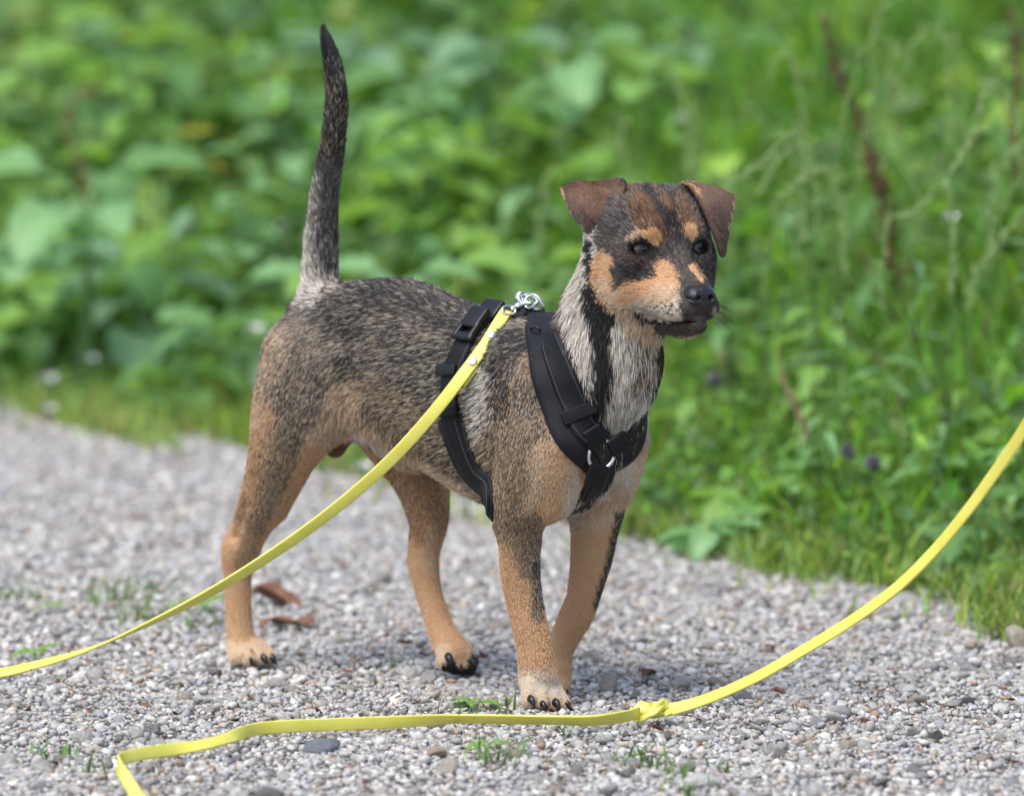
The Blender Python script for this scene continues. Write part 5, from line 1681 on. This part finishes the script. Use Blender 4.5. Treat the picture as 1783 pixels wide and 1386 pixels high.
while cnt < 96:
    px = wr.uniform(-20, 1800); y = wr.uniform(.9, 6.5)
    g = at_y(px, 600, y); d = float(edge_dist(np.array([g[0]]), np.array([y]))[0])
    if d < .22 or d > 2.8: continue
    z0 = float(terrain(np.array([g[0]]), np.array([y]))[0])
    hgt = wr.uniform(.10, .30) * min(1, .35 + d)
    top_px = to_px(np.array([[g[0], y, z0 + hgt]]))[0]
    if top_px[1] < -40 or (to_px(np.array([[g[0], y, z0]]))[0][1] < -60): continue
    left = top_px[0] < 900
    kind = wr.choice(['mid', 'bright', 'deep', 'pale', 'blue'], p=[.32, .26, .14, .16, .12]); shp = wr.choice(['oval', 'narrow', 'broad'] if left else ['oval', 'narrow'])
    side_ = 'left of the dog' if top_px[0] < 480 else ('behind the dog' if top_px[0] < 1150 else 'right of the dog')
    wd = {'mid': 'mid green', 'bright': 'bright green', 'deep': 'dark green', 'pale': 'pale green', 'blue': 'bluish green'}[kind]
    sh = {'oval': 'oval-leaved', 'narrow': 'narrow-leaved', 'broad': 'wide-leaved'}[shp]
    lab = place_label(f'{wd} {sh} weed', top_px)
    weed(top_px[0], top_px[1], y, kind, shp, int(wr.integers(8, 15)), wr.uniform(.5, .9) * (.75 if shp == 'broad' else 1) * (1.0 + .25 * max(0, y - 2)), lab, 'leafy weeds growing on the bank', 300 + cnt)
    cnt += 1

# low herbs along the right-hand verge
cnt = 0
while cnt < 46:
    px = wr.uniform(1110, 1800); y = wr.uniform(.75, 2.2)
    g = at_y(px, 600, y); d = float(edge_dist(np.array([g[0]]), np.array([y]))[0])
    if d < .10 or d > .75: continue
    z0 = float(terrain(np.array([g[0]]), np.array([y]))[0]); hgt = wr.uniform(.05, .15) * min(1, .4 + d)
    tp = to_px(np.array([[g[0], y, z0 + hgt]]))[0]
    kind = wr.choice(['mid', 'bright', 'deep', 'pale'], p=[.38, .26, .2, .16]); shp = wr.choice(['oval', 'broad', 'narrow'], p=[.5, .25, .25])
    wd = {'mid': 'mid green', 'bright': 'bright green', 'deep': 'dark green', 'pale': 'pale green'}[kind]
    lab = place_label(f'low {wd} {shp}-leaved herb', tp)
    weed(tp[0], tp[1], y, kind, shp, int(wr.integers(7, 13)), wr.uniform(.26, .44) * (.7 if shp == 'broad' else 1), lab, 'low herbs on the right verge', 700 + cnt, stemcol=(.13, .08, .05) if cnt % 3 == 0 else (.08, .12, .04))
    cnt += 1
# seed-head grasses: arching pale stalks on the right
def seed_grass(pts, y, label, col=(.30, .41, .165), thick=.0050):
    P = np.array([at_y(px, py, y) for px, py in pts]); z0 = float(terrain(np.array([P[0][0]]), np.array([y]))[0])
    base = np.array([P[0][0], y, z0 - .01]); o = empty('grass_stalk', base); tag(o, label, 'grass stalk', 'grass stalks with seed heads')
    C = catmull(np.vstack([base, P]), 26) - base
    V, q = tube(C[:16], np.linspace(.0016, .0010, 16), ns=5); me = np_mesh('stem', V, q); set_color(me, 'tint', np.full((len(V), 3), 1.) * np.array((.14, .22, .07))); link_local('stem', me, veg_mat, o)
    H_ = C[14:]; vs, qs, off = [], [], 0
    rr = np.random.default_rng(int(abs(pts[0][0]) * 7 + pts[0][1]))
    for k in range(64):
        t = (k + .5) / 64 * (len(H_) - 1.01); i = int(t); p = H_[i] + (H_[i + 1] - H_[i]) * (t - i); T = unit(H_[i + 1] - H_[i])
        dv = unit(T * 1.0 + rr.standard_normal(3) * .22); ln = .016 * rr.uniform(.7, 1.2)
        tv, tq = tube(np.array([p, p + rr.standard_normal(3) * thick * .12 + dv * ln * .5, p + dv * ln]), np.array([.0008, thick * .30, .0004]), ns=5)
        vs.append(tv); qs.append(tq + off); off += len(tv)
    me = np_mesh('seed_head', np.vstack(vs), np.vstack(qs)); set_color(me, 'tint', np.full((off, 3), 1.) * np.array(col)); link_local('seed_head', me, veg_mat, o)
    return o
SG = [([(1420, 330), (1390, 225), (1330, 280), (1268, 325)], 1.8, 'pale arching seed head just above the right ear flap'),
      ([(1470, 420), (1440, 300), (1400, 310), (1352, 355)], 1.75, 'seed head bending left, right of the ear at eye height'),
      ([(1400, 480), (1395, 260), (1365, 270), (1325, 330)], 2.0, 'short seed head right of the one beside the ear'),
      ([(1660, 420), (1650, 320), (1700, 230)], 1.6, 'long pale seed head leaning right near the right edge'),
      ([(1780, 420), (1770, 220), (1730, 140), (1690, 230)], 1.9, 'tall seed head curving upward above its neighbours near the right edge'),
      ([(1540, 420), (1580, 380), (1620, 340)], 1.7, 'small seed head beside the single pale leafy plant'),
      ([(1660, 240), (1640, 60), (1600, 60), (1578, 125)], 2.3, 'seed head drooping near the top edge above the dock stems'),
      ([(1520, 120), (1530, 30), (1560, -10)], 2.5, 'seed head reaching the top edge right of the dock stems'),
      ([(1400, 260), (1385, 120), (1362, 90), (1345, 130)], 2.4, 'nodding seed head left of the dock stems'),
      ([(1730, 330), (1745, 290), (1790, 240)], 1.5, 'seed head cut by the right edge above the leash'),
      ([(1690, 520), (1730, 440), (1783, 370)], 1.4, 'lower seed head cut by the right edge'),
      ([(1200, 260), (1190, 180), (1170, 120)], 2.6, 'faint upright seed head above the forehead'),
      ([(1090, 300), (1080, 260), (1085, 220)], 2.6, 'faint short seed head above the folded ear'),
      ([(940, 420), (945, 350), (960, 300)], 2.7, 'pale upright stalk left of the folded ear'),
      ([(150, 330), (118, 240), (130, 170), (165, 155)], 3.2, 'tan curved dry stalk at the upper left', (.30, .19, .11)),
      ([(1410, 790), (1390, 720), (1362, 660)], 1.3, 'dry straw-coloured stalk right of the chest', (.34, .28, .16))]
for s_ in SG: seed_grass(s_[0], s_[1] - .35 * (s_[1] > 1.5), s_[2], **({'col': s_[3]} if len(s_) > 3 else {}))
_gr = np.random.default_rng(41)
for k in range(14):
    bx = 1180 + 44 * k + _gr.uniform(-20, 20); by = _gr.uniform(250, 520); hh = _gr.uniform(150, 260); sw = _gr.uniform(-90, 110); yy = _gr.uniform(1.5, 2.6)
    p_ = [(bx, by), (bx + sw * .25, by - hh * .6), (bx + sw * .6, by - hh * .95), (bx + sw, by - hh * .8)]
    nm_ = place_label('thin green seed head', p_[-1])
    seed_grass(p_, yy, nm_, col=(.25, .38, .13), thick=.0042)
# reddish dock stems
def dock(pts, y, label, seed):
    rr = np.random.default_rng(seed)
    P = np.array([at_y(px, py, y) for px, py in pts]); z0 = float(terrain(np.array([P[0][0]]), np.array([y]))[0])
    base = np.array([P[0][0], y, z0 - .01]); o = empty('dock_plant', base); tag(o, label, 'plant', 'reddish dock stems')
    C = catmull(np.vstack([base, P]), 30) - base
    V, q = tube(C, np.linspace(.0045, .002, 30), ns=6); me = np_mesh('stem', V, q); set_color(me, 'tint', np.full((len(V), 3), 1.) * np.array((.13, .055, .035))); link_local('stem', me, veg_mat, o)
    vs, qs, off = [], [], 0
    for k in range(64):
        i = rr.integers(8, 29); p = C[i] + rr.standard_normal(3) * .0045
        tv, tq = tube(np.array([p, p + rr.standard_normal(3) * .004 + np.array([0, 0, -.003])]), np.array([.0022, .0038]), ns=5)
        vs.append(tv); qs.append(tq + off); off += len(tv)
    me = np_mesh('seed_cluster', np.vstack(vs), np.vstack(qs)); set_color(me, 'tint', np.full((off, 3), 1.) * np.array((.15, .075, .035))); link_local('seed_cluster', me, veg_mat, o)
    for k in range(3):
        add_part('leaf', LEAFM['mid', 'narrow'][k], o, tuple(C[4 + 4 * k]), (0, -.3, 2.1 * k), 1.1)
dock([(1560, 430), (1520, 260), (1470, 150), (1440, 70), (1430, 20)], 2.2, 'tallest reddish brown dock stem leaning left among the seed heads', 1)
dock([(1560, 500), (1540, 380), (1500, 240)], 2.0, 'shorter reddish dock stem in front of the tallest one', 2)
dock([(1770, 260), (1768, 120), (1760, 10)], 2.2, 'orange-brown dock stem at the top right corner', 3)
# flowers
white_mat = simple_mat('white_petal', (.55, .56, .54), rough=.6)
violet_mat = simple_mat('violet_petal', (.085, .075, .10), rough=.7)
def flower(px, py, y, r, mat, label, cat, group, globe=False, drop=.12):
    top, z0 = site(px, py, y); z0 = min(z0, top[2] - .02)
    o = empty('clover_flower' if globe else 'white_flower', (top[0], y, z0)); tag(o, label, cat, group)
    h = top[2] - z0
    V, q = tube(np.array([(0, 0, 0), (.004, 0, h * .6), (0, 0, h)]), .0012, ns=5); me = np_mesh('stem', V, q); set_color(me, 'tint', np.full((len(V), 3), 1.) * np.array(MID)); link_local('stem', me, veg_mat, o)
    if globe:
        rr = np.random.default_rng(int(px)); vs, qs, off = [], [], 0
        for k in range(46):
            dv = unit(rr.standard_normal(3)); tv, tq = tube(np.array([dv * r * .3, dv * r * .75, dv * r]), np.array([r * .1, r * .17, r * .05]), ns=5)
            vs.append(tv + np.array([0, 0, h])); qs.append(tq + off); off += len(tv)
        link_local('flower_head', np_mesh('flower_head', np.vstack(vs), np.vstack(qs)), mat, o)
    else:
        for k in range(5):
            a = 2 * math.pi * k / 5
            V = []; 
            for t, w in ((0, .12), (.4, .42), (.8, .45), (1, .15)):
                for s in (-1, 0, 1): V.append((r * t, s * w * r, .25 * r * t * t + abs(s) * .06 * r))
            q = [(3 * i + j, 3 * i + 3 + j, 3 * i + 4 + j, 3 * i + 1 + j) for i in range(3) for j in range(2)]
            me = np_mesh('petal', np.array(V), np.array(q)); me.materials.append(mat)
            add_part('petal', me, o, (0, 0, h), (.7, 0, a))
WF = 'small white flowers on the bank'
for px, py, y, r, lab in [(440, 572, 2.5, .017, 'white flower just left of the rump above the gravel'), (432, 392, 3.2, .014, 'white flower left of the pale base of the tail'),
                          (485, 395, 3.1, .013, 'white flower touching the left side of the tail'), (155, 625, 2.75, .014, 'white flower above the gravel at the far left'),
                          (80, 660, 2.75, .018, 'pale broad white flower at the far left near the path edge'), (83, 712, 2.55, .014, 'lowest white flower, on the gravel edge at the far left'),
                          (630, 812, 1.75, .015, 'white flower seen between the hind legs'), (1185, 205, 2.9, .015, 'white flower above the right ear'),
                          (1652, 378, 1.8, .014, 'pale withered flower right of the dock stems')]:
    flower(px, py, y, r * .8, white_mat, lab, 'flower', WF)
for px, py, y, lab in [(1478, 785, 1.05, 'dark violet clover head right of the chest, left one of a pair'), (1520, 806, 1.0, 'violet clover head right one of a pair'), (1245, 660, 1.5, 'violet clover head close to the chest straps')]:
    flower(px, py, y, .010, violet_mat, lab, 'flower', 'violet clover heads', globe=True)

# ------------------------------------------------------------------ on the gravel: tufts, seedlings, dead leaves, marked stones
def tuft(px, py, n, h, label, seed, col=(.10, .19, .045)):
    r = np.random.default_rng(seed); g = on_ground(px, py)
    o = empty('grass_tuft', (g[0], g[1], 0)); tag(o, label, 'grass tuft', 'grass tufts in the gravel')
    n = int(n * 1.7); sp = .007 + .010 * n / 20
    cx_, cy_ = r.normal(0, sp, n), r.normal(0, sp * 1.4, n)
    for k in range(n):
        V, q, C = blades(np.array([cx_[k]]), np.array([cy_[k]]), np.array([0.]), np.array([h * r.uniform(.6, 1.35)]), np.array([r.uniform(.0022, .0046)]), np.array([r.uniform(.3, 1.2)]), r,
                         np.array([col]) * r.uniform(.7, 1.5), 4)
        me = np_mesh('blade', V, q); set_color(me, 'tint', C); link_local('blade', me, veg_mat, o)
TF_ = [(195, 1050, 20, .030, 'largest grass tuft in the gravel left of the near hind leg'), (255, 1030, 14, .024, 'grass tuft right behind the largest one left of the hind leg'), (235, 1082, 16, .028, 'grass tuft below the largest one, behind the leash'),
       (40, 1046, 12, .020, 'small grass tuft at the left edge of the gravel'), (345, 1096, 8, .022, 'thin grass tuft left of the near hind paw'), (12, 1048, 6, .018, 'grass tuft cut by the left edge'),
       (840, 1245, 15, .022, 'grass tuft left of the near fore paw beside a seedling'), (885, 1328, 14, .030, 'grass tuft in front of the fore paw below the lying leash'), (1100, 1335, 14, .030, 'grass tuft below the knot of the leash'),
       (1180, 1355, 7, .020, 'tiny grass tuft right of the one below the knot'), (985, 1285, 6, .018, 'sparse blades just under the lying leash by the fore paw'), (95, 1318, 9, .018, 'grass tuft at the lower left beyond the leash bend'),
       (158, 1345, 4, .026, 'two upright blades beside the leash bend'), (1210, 1382, 9, .020, 'tuft at the bottom edge right of the middle'), (1260, 1345, 6, .018, 'tiny tuft right of the bottom middle'), (680, 1163, 6, .012, 'tiny tuft between the hind paws'),
       (310, 1070, 9, .022, 'low tuft touching the hanging leash left of the hind leg')]
for i, a_ in enumerate(TF_): tuft(*a_, seed=900 + i)
def seedling(px, py, size, label, seed, n=4):
    r = np.random.default_rng(seed); g = on_ground(px, py); o = empty('seedling', (g[0], g[1], .003)); tag(o, label, 'seedling', 'seedlings in the gravel')
    for k in range(n): add_part('leaf', LEAFM['bright', 'oval'][k % 3], o, (0, 0, .002), (r.uniform(-.2, .2), r.uniform(-.6, -.1), 1.57 * k + r.uniform(-.4, .4)), size * r.uniform(.8, 1.2))
seedling(826, 1240, .22, 'round-leaved seedling left of the near fore paw', 1)
seedling(60, 1152, .30, 'flat seedling under the leash at the left edge', 2)
seedling(355, 1072, .34, 'long-leaved seedling behind the leash left of the hind leg', 3, 3)
seedling(90, 1068, .20, 'two-leaved seedling left of the largest tuft', 4, 3)
seedling(845, 1312, .24, 'seedling below the lying leash in front of the paw', 5, 3)
dead_mat = noise_mat('dead_leaf', [(.085, .035, .018), (.15, .065, .035), (.24, .12, .07)], 90, rough=.6, bump=.6, dist=.002)
def dead_leaf(px, py, L, W, rot, label, curl, seed):
    r = np.random.default_rng(seed); g = on_ground(px, py, .008); V = []
    nu = 10
    for i in range(nu + 1):
        t = i / nu; w = W * .5 * max(math.sin(math.pi * t ** .85), .04)
        for s in (-1, -.5, 0, .5, 1):
            V.append((L * (t - .5), s * w * (1 - .25 * abs(curl)), abs(s) ** 2 * w * curl + L * .06 * math.sin(t * 7 + s) + L * .025 * math.sin(t * 14 + s * 2)))
    q = [(5 * i + j, 5 * i + 5 + j, 5 * i + 6 + j, 5 * i + 1 + j) for i in range(nu) for j in range(4)]
    me = np_mesh('dead_leaf', np.array(V), np.array(q)); o = link('dead_leaf', me, dead_mat); o.location = g; o.rotation_euler = (r.uniform(.1, .35), r.uniform(-.2, .2), rot)
    tag(o, label, 'leaf', 'dead brown leaves on the gravel')
dead_leaf(478, 1046, .062, .038, -.3, 'curled dark brown dead leaf behind the near hind leg', .9, 1)
dead_leaf(500, 1085, .060, .026, -.1, 'lighter brown dead leaf in front of the curled dark one', .5, 2)
dead_leaf(705, 1120, .020, .013, .4, 'small rusty leaf left of the raised hind paw', .6, 3)
dead_leaf(245, 903, .024, .014, .2, 'small brown leaf far back on the gravel left of the hock', .5, 4)
dead_leaf(1413, 985, .034, .022, .5, 'reddish dead leaf at the gravel edge right of the dog', .5, 5)
dead_leaf(1130, 1175, .024, .018, .9, 'brown crumbled leaf right of the fore legs', .8, 6)
dead_leaf(1355, 1205, .016, .012, 0, 'small rusty leaf under the rising leash', .7, 7)
dead_leaf(1142, 1268, .020, .012, .5, 'brown fragment just below the knot', .6, 8)
dead_leaf(838, 1145, .014, .009, .2, 'rust-red scrap touching the raised hind paw', .4, 9)
def marked_stone(px, py, rx, ry, rz, col, label, k, rot):
    g = on_ground(px, py, rz * .55)
    me = np_mesh('stone', coarse[k] / np.abs(coarse[k]).max(0), CF); set_color(me, 'tint', np.repeat(np.array(col)[None], len(coarse[k]), 0)); me.materials.append(big_mat)
    me.polygons.foreach_set('use_smooth', np.ones(len(me.polygons), bool))
    o = bpy.data.objects.new('stone', me); COL.objects.link(o); o.location = g; o.scale = (rx, ry, rz); o.rotation_euler = (0, 0, rot)
    sm = o.modifiers.new('round', 'SUBSURF'); sm.levels = sm.render_levels = 1
    tag(o, label, 'stone')
marked_stone(562, 1302, .021, .017, .0095, (.20, .225, .25), 'flat blue-grey stone below the lying leash', 0, .3)
marked_stone(1630, 1285, .0105, .010, .0090, (.105, .10, .095), 'round dark stone on the gravel at the lower right', 3, .9)
marked_stone(1293, 1214, .012, .010, .0095, (.21, .22, .24), 'dark grey upright stone just under the rising leash', 5, .2)
marked_stone(262, 1268, .012, .010, .012, (.28, .27, .26), 'pointed grey stone behind the leash bend', 7, .5)
marked_stone(1775, 1112, .016, .016, .020, (.48, .42, .35), 'pale beige rounded stone cut by the right edge', 9, .1)
marked_stone(760, 1312, .012, .010, .008, (.42, .33, .24), 'sandy stone right of the flat blue-grey one', 11, .7)
marked_stone(470, 1385, .016, .012, .010, (.19, .185, .18), 'dark stone at the bottom edge left of the middle', 4, .4)
marked_stone(1062, 1196, .012, .010, .014, (.36, .34, .32), 'tilted grey stone right of the fore paws', 6, .8)
marked_stone(1220, 1362, .021, .012, .011, (.60, .59, .57), 'large whitish stone at the bottom right of the middle', 12, .2)
marked_stone(1305, 1172, .013, .010, .009, (.55, .53, .49), 'whitish stone behind the rising leash', 14, .2)
# twigs and leaf crumbs that nobody could count
x, y = scatter(620, pr)
n = len(x); a = pr.uniform(0, 6.28, n); L = pr.uniform(.002, .013, n); w = pr.uniform(.0006, .0028, n)
V = np.zeros((n, 2, 2, 3)); dx, dy = np.cos(a), np.sin(a); zz = .0055 + pr.uniform(0, .004, n)
for i, s in enumerate((-.5, .5)):
    for j, s2 in enumerate((-.5, .5)):
        V[:, i, j] = np.stack([x + dx * L * s - dy * w * s2, y + dy * L * s + dx * w * s2, zz + pr.uniform(-.002, .002, n) * (i + j)], 1)
b = (np.arange(n) * 4)[:, None]
q = np.concatenate([b, b + 1, b + 3, b + 2], 1)
cc = np.array([(.12, .05, .025), (.19, .09, .05), (.10, .075, .055), (.25, .17, .11)])[pr.integers(0, 4, n)]
me = np_mesh('leaf_litter', V.reshape(-1, 3), q); set_color(me, 'tint', np.repeat(cc, 4, 0)); tag(link('leaf_litter', me, stone_mat), kind='stuff')
